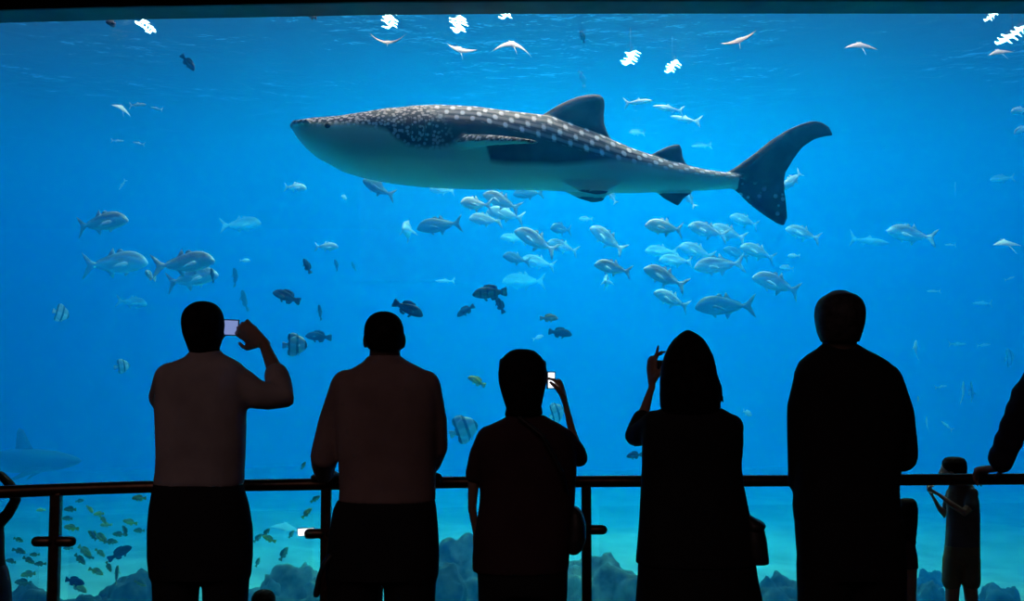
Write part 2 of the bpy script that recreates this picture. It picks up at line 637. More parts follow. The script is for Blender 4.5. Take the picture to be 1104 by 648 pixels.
tailm = math_node(nt, 'MULTIPLY', mapped(nt, al, 5.2, 5.35), mapped(nt, ac, 1.2, 2.2))
belowm = math_node(nt, 'MULTIPLY', big, tailm)
body = mix_col(nt, math_node(nt, 'MULTIPLY', belowm, .85), body, (.8, .8, .9))
skin = mix_col(nt, hd, body, headc)
nt.links.new(mix_col(nt, dk, (.72, .88, .70), skin), b.inputs['Base Color'])  # green tint puts light bounced off the sand into the belly colour
b.inputs['Roughness'].default_value = .6
b.inputs['Specular IOR Level'].default_value = .12
shark_me.materials.append(m)
shark = tag(link('whale_shark', shark_me, None, (SX0.x, SD, SX0.z)), 'huge spotted whale shark with pale belly swimming left near the surface', 'whale shark')
bm = bmesh.new()
ellipsoid(bm, (0, 0, 0), (.035, .025, .035), 12)
eye_me = to_mesh(bm, 'eye', M_black)
for s in (-1, 1):
    link('eye', eye_me, shark, spx(362, 147, s * (lerp_table(WID, 362) * U - .01)))
# gill slits
for k in range(5):
    bm = bmesh.new()
    x = 440 + k * 7
    pts = []
    for j in range(7):
        py = 138 + j * 4.2
        t, bb = lerp_table(TOP, x), lerp_table(BOT, x)
        q = (py - (t + bb) / 2) / ((bb - t) / 2)
        pts.append(spx(x + 1.5 * math.sin(j * .5), py, -lerp_table(WID, x) * U * math.sqrt(max(0, 1 - q * q)) * 1.005))
    tube(bm, pts, .008, 6)
    link('gill_slit', to_mesh(bm, 'gill_slit', M_black), shark)
# ------------------------------------------------------------------ reef rock on the tank floor
def rock_material(name, c, c2):
    return plain(name, c, .95, c2=c2, var=.4, scale=4, bump=.9, bscale=12)


M_rock = rock_material('reef_rock', (.07, .075, .06), (.2, .19, .14))
M_rock_pale = rock_material('pale_reef_rock', (.14, .16, .12), (.36, .36, .28))


def rock(px, py, w, h, depth, seed, pale, label):
    """A lump of reef whose top shows at (px, py), w x h photo pixels."""
    depth = (EYE.z - TANK_Z) * F / (min(py + h, 655) - 400)
    k = depth / F
    p = at(px, py, depth)
    rx, rz = w * k / 2, max(.25, (p.z - TANK_Z + .25))
    bm = bmesh.new()
    bmesh.ops.create_icosphere(bm, subdivisions=5, radius=1)
    for v in bm.verts:
        q = v.co * 1.0
        n = noise.fractal(q * 1.6 + Vector((seed * 7.1, seed * 3.3, seed)), 1.0, 2.0, 5)
        r = noise.cell(q * 5 + Vector((seed, 0, 0)))
        v.co = q * (1 + .30 * n + .03 * r)
    top = max(v.co.z for v in bm.verts)
    for v in bm.verts:
        v.co = Vector((v.co.x * rx, v.co.y * rx * .5, v.co.z * rz / top))
        v.co.z = max(v.co.z, -.2)
    o = link('reef_rock', to_mesh(bm, 'reef_rock', M_rock_pale if pale else M_rock), None, (p.x, depth, TANK_Z - .25 + 0))
    tag(o, label, 'rock', 'reef rocks on the tank floor')


for a in ((30, 630, 130, 30, 13.2, 1, 0, 'low dark reef rock left of the left railing post'),
          (138, 612, 84, 40, 13.4, 2, 0, 'dark reef rock beside the legs of the man holding up a camera'),
          (96, 640, 60, 20, 12.6, 3, 0, 'small dark reef rock low behind the left glass panel'),
          (318, 606, 100, 44, 14.6, 4, 1, 'broad teal reef mound behind the lit phone'),
          (345, 622, 70, 30, 13.0, 5, 1, 'low reef rock behind the second railing post'),
          (498, 574, 120, 70, 15.0, 6, 1, 'tall reef mound between the second man and the short haired woman'),
          (470, 606, 80, 50, 13.6, 7, 0, 'darker reef rock at the knees of the second man'),
          (655, 596, 130, 60, 14.6, 8, 1, 'long reef ridge right of the third railing post'),
          (690, 616, 70, 40, 13.4, 9, 0, 'reef rock hidden partly by the long dress'),
          (838, 616, 76, 40, 12.7, 10, 0, 'dark grey pebbled reef rock between the bag and the big man'),
          (1000, 624, 52, 24, 12.5, 11, 0, 'round grey boulder left of the boy in shorts'),
          (1078, 628, 60, 20, 12.8, 12, 0, 'dark reef rock right of the boy in shorts'),
          (1002, 613, 40, 10, 13.8, 13, 0, 'small dark rock on the pale sand near the boy in shorts'),
          (580, 600, 90, 40, 14.0, 14, 1, 'reef rock behind the short haired woman'),
          (760, 610, 120, 40, 14.0, 15, 1, 'reef rock behind the long dress'),
          (292, 622, 60, 30, 13.6, 16, 1, 'textured reef rock behind the small sitting child'),
          (508, 606, 60, 30, 13.3, 17, 1, 'knobbly reef rock left of the short haired woman legs'),
          (652, 622, 60, 24, 13.2, 18, 1, 'flat reef rock at the foot of the third railing post')):
    rock(*a)


# ------------------------------------------------------------------ fish
def fish_material(name, back, side, belly, rough=.35, spec=.4, stripes=None, stripe_dark=(.03, .04, .04)):
    m, nt, b = material(name)
    tc = N(nt, 'ShaderNodeTexCoord')
    sep = N(nt, 'ShaderNodeSeparateXYZ')
    nt.links.new(tc.outputs['Object'], sep.inputs[0])
    nz = N(nt, 'ShaderNodeTexNoise')
    nz.inputs['Scale'].default_value = 14
    nt.links.new(tc.outputs['Object'], nz.inputs['Vector'])
    h = math_node(nt, 'MULTIPLY_ADD', math_node(nt, 'SUBTRACT', nz.outputs['Fac'], .5), .08, sep.outputs[2])
    c = mix_col(nt, mapped(nt, h, .02, .09), side, back)
    c = mix_col(nt, mapped(nt, h, -.04, -.12), c, belly)
    if stripes:
        f = math_node(nt, 'PINGPONG', math_node(nt, 'MULTIPLY_ADD', sep.outputs[0], stripes, .2), .5)
        c = mix_col(nt, mapped(nt, f, .32, .40), c, stripe_dark)
    nt.links.new(c, b.inputs['Base Color'])
    b.inputs['Roughness'].default_value = rough
    b.inputs['Specular IOR Level'].default_value = spec
    return m


def fish_mesh(name, prof, fins, pect, mat, eye=.012, eye_at=(.38, .02)):
    """prof: (x, z centre, half height, half width) from nose to tail root; fins: outlines in x, z; pect: outline of the paired fin."""
    bm = bmesh.new()
    rings = []
    for x, zc, hh, hw in prof:
        rings.append([bm.verts.new((x, hw * math.cos(2 * math.pi * k / 14), zc + hh * math.sin(2 * math.pi * k / 14))) for k in range(14)])
    skin_rings(bm, rings)
    def blade(pts, t, place):
        cx, cz = sum(p[0] for p in pts) / len(pts), sum(p[1] for p in pts) / len(pts)
        rr = []
        for kk, tt in ((.5, -t), (1, -t * .35), (1, t * .35), (.5, t)):
            rr.append([bm.verts.new(place(cx + (p[0] - cx) * kk, cz + (p[1] - cz) * kk, tt)) for p in pts])
        skin_rings(bm, rr)
    for f in fins:
        blade(f, .008, lambda x, z, t: (x, t, z))
    if pect:
        for s in (-1, 1):
            x0 = max(p[0] for p in pect)
            hw = [w for x, _, _, w in prof if abs(x - x0) < .12][0] * .85
            blade(pect, .006, lambda x, z, t, s=s: (x, s * (hw + (x0 - x) * .55) + t, z))
    for s in (-1, 1):
        hw = min((abs(x - eye_at[0]), w) for x, _, _, w in prof)[1]
        ellipsoid(bm, (eye_at[0], s * hw * .86, eye_at[1]), (eye, eye * .6, eye), 8)
    return to_mesh(bm, name, mat)


FORK = [(-.28, .025), (-.36, .07), (-.43, .15), (-.5, .21), (-.46, .1), (-.425, .02), (-.42, 0), (-.425, -.02), (-.46, -.1), (-.5, -.21), (-.43, -.15), (-.36, -.07), (-.28, -.025)]
FAN = [(-.28, .05), (-.36, .1), (-.47, .14), (-.5, .08), (-.49, 0), (-.5, -.08), (-.47, -.14), (-.36, -.1), (-.28, -.05)]
JACK = [(.5, -.03, .004, .003), (.485, -.025, .035, .022), (.45, -.01, .075, .042), (.4, .005, .11, .058), (.32, .015, .145, .07), (.22, .015, .165, .075), (.1, .01, .165, .07),
        (-.02, .005, .14, .058), (-.14, .0, .1, .042), (-.24, 0, .055, .024), (-.31, 0, .026, .013), (-.36, 0, .018, .009), (-.38, 0, .003, .003)]
JACK_FINS = [FORK, [(.16, .16), (.1, .215), (.05, .2), (.03, .15)], [(.02, .12), (-.02, .24), (-.05, .19), (-.1, .12), (-.27, .06), (-.26, .03), (-.1, .06)],
             [(.0, -.12), (-.04, -.23), (-.07, -.18), (-.12, -.11), (-.27, -.055), (-.26, -.03), (-.1, -.06)], [(.22, -.13), (.16, -.2), (.13, -.19), (.15, -.13)]]
JACK_PECT = [(.24, -.02), (.18, .01), (.08, -.03), (-.02, -.1), (.06, -.08), (.18, -.06)]
STOUT = [(.5, -.02, .004, .004), (.48, -.015, .04, .035), (.42, 0, .095, .065), (.33, .015, .14, .085), (.22, .02, .165, .09), (.08, .015, .17, .08), (-.06, .01, .14, .06),
         (-.18, .0, .1, .04), (-.27, 0, .07, .025), (-.33, 0, .06, .014), (-.35, 0, .01, .004)]
STOUT_FINS = [FAN, [(.2, .15), (.14, .235), (.0, .25), (-.14, .22), (-.22, .17), (-.24, .07), (-.1, .1), (.1, .14)], [(.0, -.12), (-.06, -.22), (-.18, -.2), (-.24, -.12), (-.22, -.05), (-.1, -.08)],
              [(.2, -.12), (.12, -.23), (.06, -.22), (.1, -.13)]]
STOUT_PECT = [(.22, -.02), (.14, .02), (.04, .0), (.02, -.08), (.1, -.1), (.2, -.07)]
DISC = [(.5, -.02, .004, .004), (.48, -.01, .06, .03), (.42, .01, .17, .05), (.33, .02, .27, .065), (.2, .02, .35, .075), (.05, .02, .37, .07), (-.1, .01, .32, .055), (-.2, .0, .22, .04),
        (-.28, 0, .1, .022), (-.33, 0, .06, .014), (-.35, 0, .02, .005)]
DISC_FINS = [FAN, [(.2, .33), (.08, .46), (-.1, .5), (-.26, .44), (-.3, .3), (-.24, .12), (-.1, .3)], [(.15, -.3), (.05, -.42), (-.1, -.46), (-.26, -.4), (-.3, -.27), (-.24, -.12), (-.1, -.28)],
             [(.24, -.28), (.16, -.42), (.12, -.4), (.18, -.3)]]
DISC_PECT = [(.22, -.02), (.16, .02), (.08, .0), (.06, -.08), (.12, -.1), (.2, -.07)]
SLIM = [(.5, 0, .003, .003), (.47, 0, .02, .015), (.4, 0, .05, .035), (.28, 0, .075, .045), (.12, 0, .085, .048), (-.05, 0, .075, .04), (-.2, 0, .045, .026), (-.3, 0, .022, .013), (-.36, 0, .014, .008), (-.38, 0, .003, .003)]
SLIM_FINS = [FORK, [(.1, .07), (.03, .15), (.0, .12), (-.1, .06), (0, .05)], [(-.05, -.06), (-.12, -.13), (-.15, -.09), (-.22, -.04), (-.1, -.04)]]
SLIM_PECT = [(.26, -.02), (.18, .0), (.1, -.05), (.16, -.05)]

FM = {
    'jack': fish_mesh('jack_fish', JACK, JACK_FINS, JACK_PECT, fish_material('silver_jack_skin', (.34, .36, .4), (.8, .8, .82), (.85, .85, .85))),
    'white': fish_mesh('jack_fish', JACK, JACK_FINS, JACK_PECT, fish_material('bright_jack_skin', (.8, .82, .8), (.9, .9, .88), (.85, .85, .82))),
    'grey': fish_mesh('jack_fish', JACK, JACK_FINS, JACK_PECT, fish_material('dusky_jack_skin', (.06, .08, .10), (.14, .18, .2), (.18, .22, .24))),
    'dark': fish_mesh('reef_fish', STOUT, STOUT_FINS, STOUT_PECT, fish_material('dark_fish_skin', (.02, .02, .025), (.035, .034, .038), (.04, .04, .04), spec=.15)),
    'rust': fish_mesh('reef_fish', STOUT, STOUT_FINS, STOUT_PECT, fish_material('brown_fish_skin', (.04, .035, .04), (.28, .18, .17), (.08, .06, .06), spec=.15)),
    'group': fish_mesh('grouper', STOUT, STOUT_FINS, STOUT_PECT, fish_material('olive_grouper_skin', (.04, .045, .03), (.14, .15, .09), (.06, .06, .05), spec=.15, stripes=5, stripe_dark=(.02, .022, .02))),
    'pale': fish_mesh('snapper', STOUT, STOUT_FINS, STOUT_PECT, fish_material('pale_snapper_skin', (.3, .3, .22), (.55, .5, .42), (.5, .45, .3))),
    'bat': fish_mesh('batfish', DISC, DISC_FINS, DISC_PECT, fish_material('striped_batfish_skin', (.45, .5, .48), (.75, .77, .74), (.7, .7, .66), stripes=3.0, stripe_dark=(.05, .06, .06))),
    'slim': fish_mesh('slender_fish', SLIM, SLIM_FINS, SLIM_PECT, fish_material('slender_fish_skin', (.75, .77, .75), (.85, .87, .85), (.8, .8, .78))),
    'yellow': fish_mesh('snapper', STOUT, STOUT_FINS, STOUT_PECT, fish_material('yellow_snapper_skin', (.5, .38, .03), (.85, .62, .03), (.8, .6, .1), spec=.2)),
    'gold': fish_mesh('snapper', STOUT, STOUT_FINS, STOUT_PECT, fish_material('golden_snapper_skin', (.9, .75, .1), (.95, .85, .2), (.9, .85, .5), spec=.2)),
    'olive': fish_mesh('snapper', STOUT, STOUT_FINS, STOUT_PECT, fish_material('olive_snapper_skin', (.14, .15, .03), (.36, .32, .05), (.3, .3, .1), spec=.2)),
    'tang': fish_mesh('surgeonfish', STOUT, STOUT_FINS, STOUT_PECT, fish_material('dark_surgeonfish_skin', (.012, .016, .024), (.016, .02, .03), (.015, .02, .03), spec=.15)),
}
CAT = {'jack': 'fish', 'bat': 'fish'}


FISH_N, BENT = [0], {}


def variants(kind):
    """The same fish with its tail straight or swung to either side."""
    if kind not in BENT:
        out = [FM[kind]]
        for sgn in (-1, 1):
            me = FM[kind].copy()
            for v in me.vertices:
                q = max(0.0, .15 - v.co.x)
                v.co.y += sgn * .38 * q * q
            out.append(me)
        BENT[kind] = out
    return BENT[kind]


def fish(kind, px, py, length, yaw, pitch, depth, label, group=None):
    FISH_N[0] += 1
    me = variants(kind)[FISH_N[0] % 3]
    p = at(px, py, depth)
    L = length * depth / F
    o = link(FM[kind].name.split('.')[0], me)
    o.scale = (L,) * 3
    o.rotation_euler = (0, 0, 0)
    o.matrix_world = Matrix.Translation(p) @ Matrix.Rotation(math.radians(yaw), 4, 'Z') @ Matrix.Rotation(-math.radians(pitch), 4, 'Y') @ Matrix.Scale(L, 4)
    tag(o, label, 'fish', group)
    return o


G1, G2, G3, G4 = 'silver jacks in the school below the shark', 'dark fish scattered in open water', 'small snappers behind the left railing', 'faint pale fish far off in the water'
for a in (
    ('white', 717, 245, 46, 190, 6, 13.6, 'bright white jack with bent down tail below the shark anal fin', G1),
    ('jack', 763, 249, 44, 180, 18, 15.2, 'silver jack heading the pair below the shark tail root', G1),
    ('jack', 785, 251, 42, 175, 20, 16.4, 'silver jack overlapped at the rear of the pair below the shark tail root', G1),
    ('jack', 803, 238, 34, 180, 18, 17.5, 'small silver jack nearest below the shark tail fin', G1),
    ('jack', 713, 271, 36, 180, 4, 19.0, 'faint jack just below the bright white one with the bent tail', G1),
    ('jack', 729, 281, 38, 185, 4, 17.5, 'jack second below the bright white one with the bent tail', G1),
    ('jack', 752, 271, 42, 180, 18, 17.0, 'silver jack in the middle row of the school under the shark tail', G1),
    ('jack', 775, 286, 54, 180, -4, 15.2, 'long silver jack with a thin forked tail in mid school', G1),
    ('grey', 794, 273, 30, 172, 22, 18.5, 'faint grey jack between two silver ones in the middle row', G1),
    ('jack', 818, 272, 42, 180, 20, 16.0, 'silver jack at the right end of the middle row of the school', G1),
    ('jack', 717, 299, 50, 180, 26, 13.8, 'large round headed jack low on the left of the right hand school', G1),
    ('white', 724, 323, 42, 186, 24, 14.6, 'thin bright jack lowest on the left of the right hand school', G1),
    ('jack', 838, 306, 56, 180, 18, 14.6, 'jack with wide open forked tail above the big man', G1),
    ('grey', 781, 330, 64, 180, 0, 15.5, 'large dark jack lowest of the school left of the big man', G1),
    ('jack', 866, 252, 40, 180, 18, 16.5, 'silver jack right of the tip of the shark lower tail lobe', G1),
    ('white', 855, 194, 30, 185, -42, 14.8, 'white fish nose down right behind the shark tail fin', None),
    ('jack', 743, 214, 24, 200, 60, 15.5, 'pale fish peeking out behind the shark anal fin', None),
    ('white', 856, 276, 14, 180, 0, 18.0, 'tiny white fish beside the end of the middle row of jacks', G4),
    ('jack', 849, 289, 18, 190, 5, 18.5, 'tiny pale fish above the jack with the open forked tail', G4),
    ('white', 512, 220, 40, 222, 0, 13.8, 'bright white blunt fish leading the cluster under the shark belly', G1),
    ('jack', 541, 217, 44, 180, 24, 14.6, 'upper silver jack behind the bright white fish under the belly', G1),
    ('white', 545, 231, 42, 180, 12, 15.5, 'lower pale jack tucked under another behind the bright white fish', G1),
    ('jack', 523, 237, 38, 205, 4, 15.6, 'silver jack directly below the bright white fish under the belly', G1),
    ('grey', 474, 243, 50, 180, -6, 15.5, 'blurred dusky jack left of the cluster under the shark belly', G1),
    ('jack', 441, 249, 52, 262, 0, 16.5, 'pale fish seen nose on left of the dusky jack', G1),
    ('grey', 407, 203, 42, 226, 20, 15.0, 'dark rounded fish just under the front of the shark belly', G1),
    ('jack', 477, 205, 28, 180, 5, 17.0, 'thin pale fish touching the shadow of the shark belly', G4),
    ('jack', 553, 257, 28, 190, 5, 19.5, 'faint jack left of the grey one tipping head up', G4),
    ('jack', 578, 260, 52, 180, 30, 14.6, 'grey jack tipping head up right of the middle of the picture', G1),
    ('grey', 605, 247, 34, 225, 0, 17.0, 'faint dusky rounded jack above two pale jacks', G1),
    ('jack', 607, 266, 36, 180, 18, 17.0, 'pale jack right behind the grey one tipping head up', G1),
    ('grey', 556, 279, 34, 215, 10, 17.0, 'dusky jack low left under the grey one tipping head up', G1),
    ('jack', 581, 283, 38, 180, 14, 18.5, 'faint jack low under the grey one tipping head up', G4),
    ('jack', 565, 303, 48, 180, 0, 22.0, 'very faint long fish above the olive grouper', G4),
    ('jack', 655, 258, 46, 180, 38, 15.5, 'slim jack rising steeply right of the shark pelvic fin', G1),
    ('jack', 661, 289, 42, 180, 14, 13.8, 'lavender silver jack alone between the two schools', G1),
    ('jack', 655, 304, 40, 258, 0, 16.5, 'pale fish nose on right below the lone lavender jack', G1),
    ('grey', 570, 209, 34, 180, 0, 16.5, 'bluish fish half hidden by the shark belly', G4),
    ('jack', 660, 212, 18, 180, 60, 16.0, 'pale fish close behind the shark pelvic fin', G4),
    ('jack', 632, 236, 16, 180, 0, 19.0, 'tiny faint fish below the shark pelvic fin', G4),
    ('white', 318, 202, 26, 0, -4, 16.0, 'pale crescent shaped fish below the shark chin', None),
    ('white', 352, 266, 26, 0, 0, 15.5, 'bright pale fish above the small dark ones on the left', None),
    ('jack', 260, 242, 44, 0, 6, 20.0, 'faint jack left of the pale crescent fish', G4),
    ('white', 264, 281, 12, 20, 0, 18.0, 'tiny cyan fish below the faint jack on the left', G4),
    ('slim', 480, 303, 22, 180, 0, 20.0, 'thin faint fish left of the olive grouper', G4),
    ('jack', 372, 213, 16, 250, 0, 18.0, 'small faint fish under the shark throat', G4),
    ('jack', 109, 240, 60, 0, 8, 13.8, 'silver jack highest of the big ones at the left', 'big silver jacks at the left'),
    ('jack', 124, 284, 72, 0, 4, 15.2, 'long dim jack second from the left edge', 'big silver jacks at the left'),
    ('jack', 199, 284, 66, 0, 8, 13.6, 'silver jack swimming right above the head of the first man', 'big silver jacks at the left'),
    ('jack', 206, 300, 60, 0, 10, 14.6, 'pale jack below another above the head of the first man', 'big silver jacks at the left'),
    ('dark', 229, 297, 17, 260, 70, 14.0, 'dark small fish at the nose of the pale jack above the first man', G2),
    ('jack', 143, 326, 34, 350, -6, 20.0, 'faint curved fish below the long dim jack', G4),
    ('pale', 161, 297, 22, 268, 20, 14.5, 'dark and white fish nose on between the big left jacks', None),
    ('slim', 132, 199, 14, 190, -60, 19.0, 'faint pale fish high above the upper left jack', G4),
    ('dark', 203, 68, 22, 0, -50, 13.0, 'dark fish diving nose down in the upper left water', G2),
    ('dark', 331, 287, 18, 200, 66, 13.6, 'small dark fish curled upright above the brown sided one', G2),
    ('rust', 309, 320, 32, 180, 20, 13.4, 'dark fish with a brown side between the first two men', G2),
    ('tang', 363, 286, 14, 240, 60, 16.0, 'tiny dim fish right of the small curled dark one', G2),
    ('tang', 381, 287, 11, 240, 60, 18.0, 'tiny faint dark fish farthest right of the curled dark one', G2),
    ('tang', 345, 337, 18, 255, 70, 15.0, 'thin dark fish upright above the second man left side', G2),
    ('tang', 254, 299, 22, 255, 70, 17.0, 'dim upright fish right of the big left jacks', G2),
    ('tang', 263, 324, 24, 255, 70, 17.0, 'dim upright fish above the phone of the first man', G2),
    ('dark', 440, 333, 36, 0, -24, 13.2, 'dark fish diving right over the head of the second man', G2),
    ('tang', 343, 363, 28, 180, 4, 14.4, 'dark bluish fish beside the striped batfish', G2),
    ('group', 528, 316, 38, 180, -4, 13.4, 'olive brown grouper in the middle of the picture', None),
    ('dark', 539, 329, 20, 170, 64, 13.8, 'small dark fish under the tail of the olive grouper', G2),
    ('tang', 502, 335, 22, 180, -32, 14.2, 'small dark fish nose down left below the olive grouper', G2),
    ('pale', 592, 343, 20, 0, 0, 13.6, 'small pale pinkish fish above the short haired woman', None),
    ('tang', 604, 359, 26, 0, -8, 13.8, 'dark blue fish under the small pale pinkish one', G2),
    ('white', 580, 364, 13, 0, 20, 17.0, 'tiny cyan fish left of the dark blue one above the woman', G4),
    ('gold', 514, 411, 21, 180, 28, 13.4, 'cream yellow fish right of the second man', None),
    ('bat', 318, 372, 27, 10, 0, 13.4, 'striped batfish beside the raised forearm of the first man', 'striped round batfish'),
    ('bat', 65, 338, 21, 50, -15, 15.5, 'striped batfish alone near the left edge', 'striped round batfish'),
    ('bat', 132, 395, 17, 50, 10, 15.0, 'striped batfish left of the first man shoulder', 'striped round batfish'),
    ('bat', 500, 463, 33, 15, 20, 14.0, 'striped batfish between the second man and the short haired woman', 'striped round batfish'),
    ('bat', 599, 446, 26, 40, 20, 14.5, 'striped batfish in the crook of the short haired woman raised arm', 'striped round batfish'),
    ('bat', 1048, 423, 24, 68, 0, 18.0, 'tall pale batfish above the boy in shorts', 'striped round batfish'),
    ('bat', 1088, 386, 22, 40, 10, 19.0, 'pale batfish beside the arm leaning on the rail', 'striped round batfish'),
    ('slim', 1039, 423, 26, 245, 75, 16.0, 'slim white fish upright beside the tall pale batfish', None),
    ('white', 987, 377, 22, 262, 70, 15.0, 'slim white fish upright right of the big man', None),
    ('dark', 684, 491, 19, 200, -4, 13.2, 'small grey fish under the elbow of the long haired woman', G2),
    ('white', 805, 445, 16, 30, -20, 16.0, 'small pale fish over the right shoulder of the long haired woman', None),
    ('jack', 982, 253, 52, 180, 12, 15.6, 'silver jack far to the right of the shark tail', None),
    ('slim', 966, 247, 24, 180, -10, 16.5, 'pale fish overlapping the head of the jack at the far right', G4),
    ('slim', 936, 260, 46, 0, -6, 21.0, 'faint slender fish left of the jack at the far right', G4),
    ('jack', 1080, 193, 26, 180, -4, 20.0, 'faint fish above the white ray at the right edge', G4),
    ('slim', 1030, 203, 16, 250, 60, 21.0, 'very faint upright fish far right below the beam', G4),
    ('slim', 1025, 264, 14, 180, 0, 19.0, 'tiny faint fish between the far jack and the white ray', G4),
    ('slim', 1089, 300, 12, 0, 20, 19.0, 'tiny faint fish below the white ray', G4),
    ('slim', 1007, 314, 16, 180, 0, 20.0, 'tiny faint fish right of the big man head', G4),
    ('slim', 1060, 327, 24, 180, 0, 20.0, 'thin faint fish low at the right under the white ray', G4),
    ('slim', 999, 457, 18, 255, 70, 17.0, 'faint upright fish right of the big man arm', G4),
    ('slim', 1021, 459, 16, 170, 40, 18.0, 'faint slanting fish above the boy in shorts', G4),
    ('gold', 990, 431, 9, 240, 60, 17.0, 'tiny yellowish fish at the big man right arm', G4),
    ('slim', 1015, 417, 14, 10, 8, 19.0, 'tiny faint fish left of the slim white upright one', G4),
    ('slim', 1032, 371, 20, 0, 0, 21.0, 'thin faint fish right of the slim upright white one by the big man', G4),
    ('slim', 1060, 372, 18, 0, 6, 21.0, 'thin faint fish left of the pale batfish by the leaning arm', G4),
    ('slim', 148, 113, 20, 0, 2, 14.4, 'thin white fish high at the left beside the pale ray', None),
    ('slim', 169, 117, 14, 180, 12, 15.0, 'tiny white fish trailing right of the thin white one', G4),
    ('slim', 127, 152, 14, 0, 0, 16.0, 'left one of two tiny white fish under the upper left ray', G4),
    ('slim', 150, 155, 15, 180, 12, 16.0, 'right one of two tiny white fish under the upper left ray', G4),
    ('slim', 688, 110, 32, 0, 6, 14.4, 'slim white fish right of the shark tall dorsal fin', None),
    ('slim', 721, 117, 36, 180, 8, 14.8, 'slim fish with pale flank over the shark small dorsal fin', None),
    ('slim', 739, 129, 34, 180, 12, 15.6, 'lower slim fish trailing right over the small dorsal fin', None),
    ('jack', 687, 143, 18, 180, 6, 19.0, 'faint fish between the two dorsal fins', G4),
    ('slim', 757, 157, 24, 180, -4, 20.0, 'faint thin fish left of the shark upper tail lobe', G4),
    ('tang', 627, 86, 20, 190, 74, 16.0, 'thin dark fish upright above the shark dorsal fin', G2),
    ('tang', 628, 40, 14, 190, 74, 13.2, 'tiny dark fish upright near the surface above the dorsal fin', G2),
    ('dark', 121, 25, 22, 255, -10, 11.8, 'dark fish nosing the beam at the upper left', G2),
    ('dark', 335, 17, 18, 255, 0, 11.8, 'dark fish tucked under the beam above the shark head', G2),
    ('white', 1100, 119, 22, 185, -8, 14.6, 'white fish cut by the right edge below the beam', None),
    ('jack', 1102, 139, 22, 185, -30, 16.0, 'pale fish cut by the right edge beneath the white one', None),
):
    fish(*a)

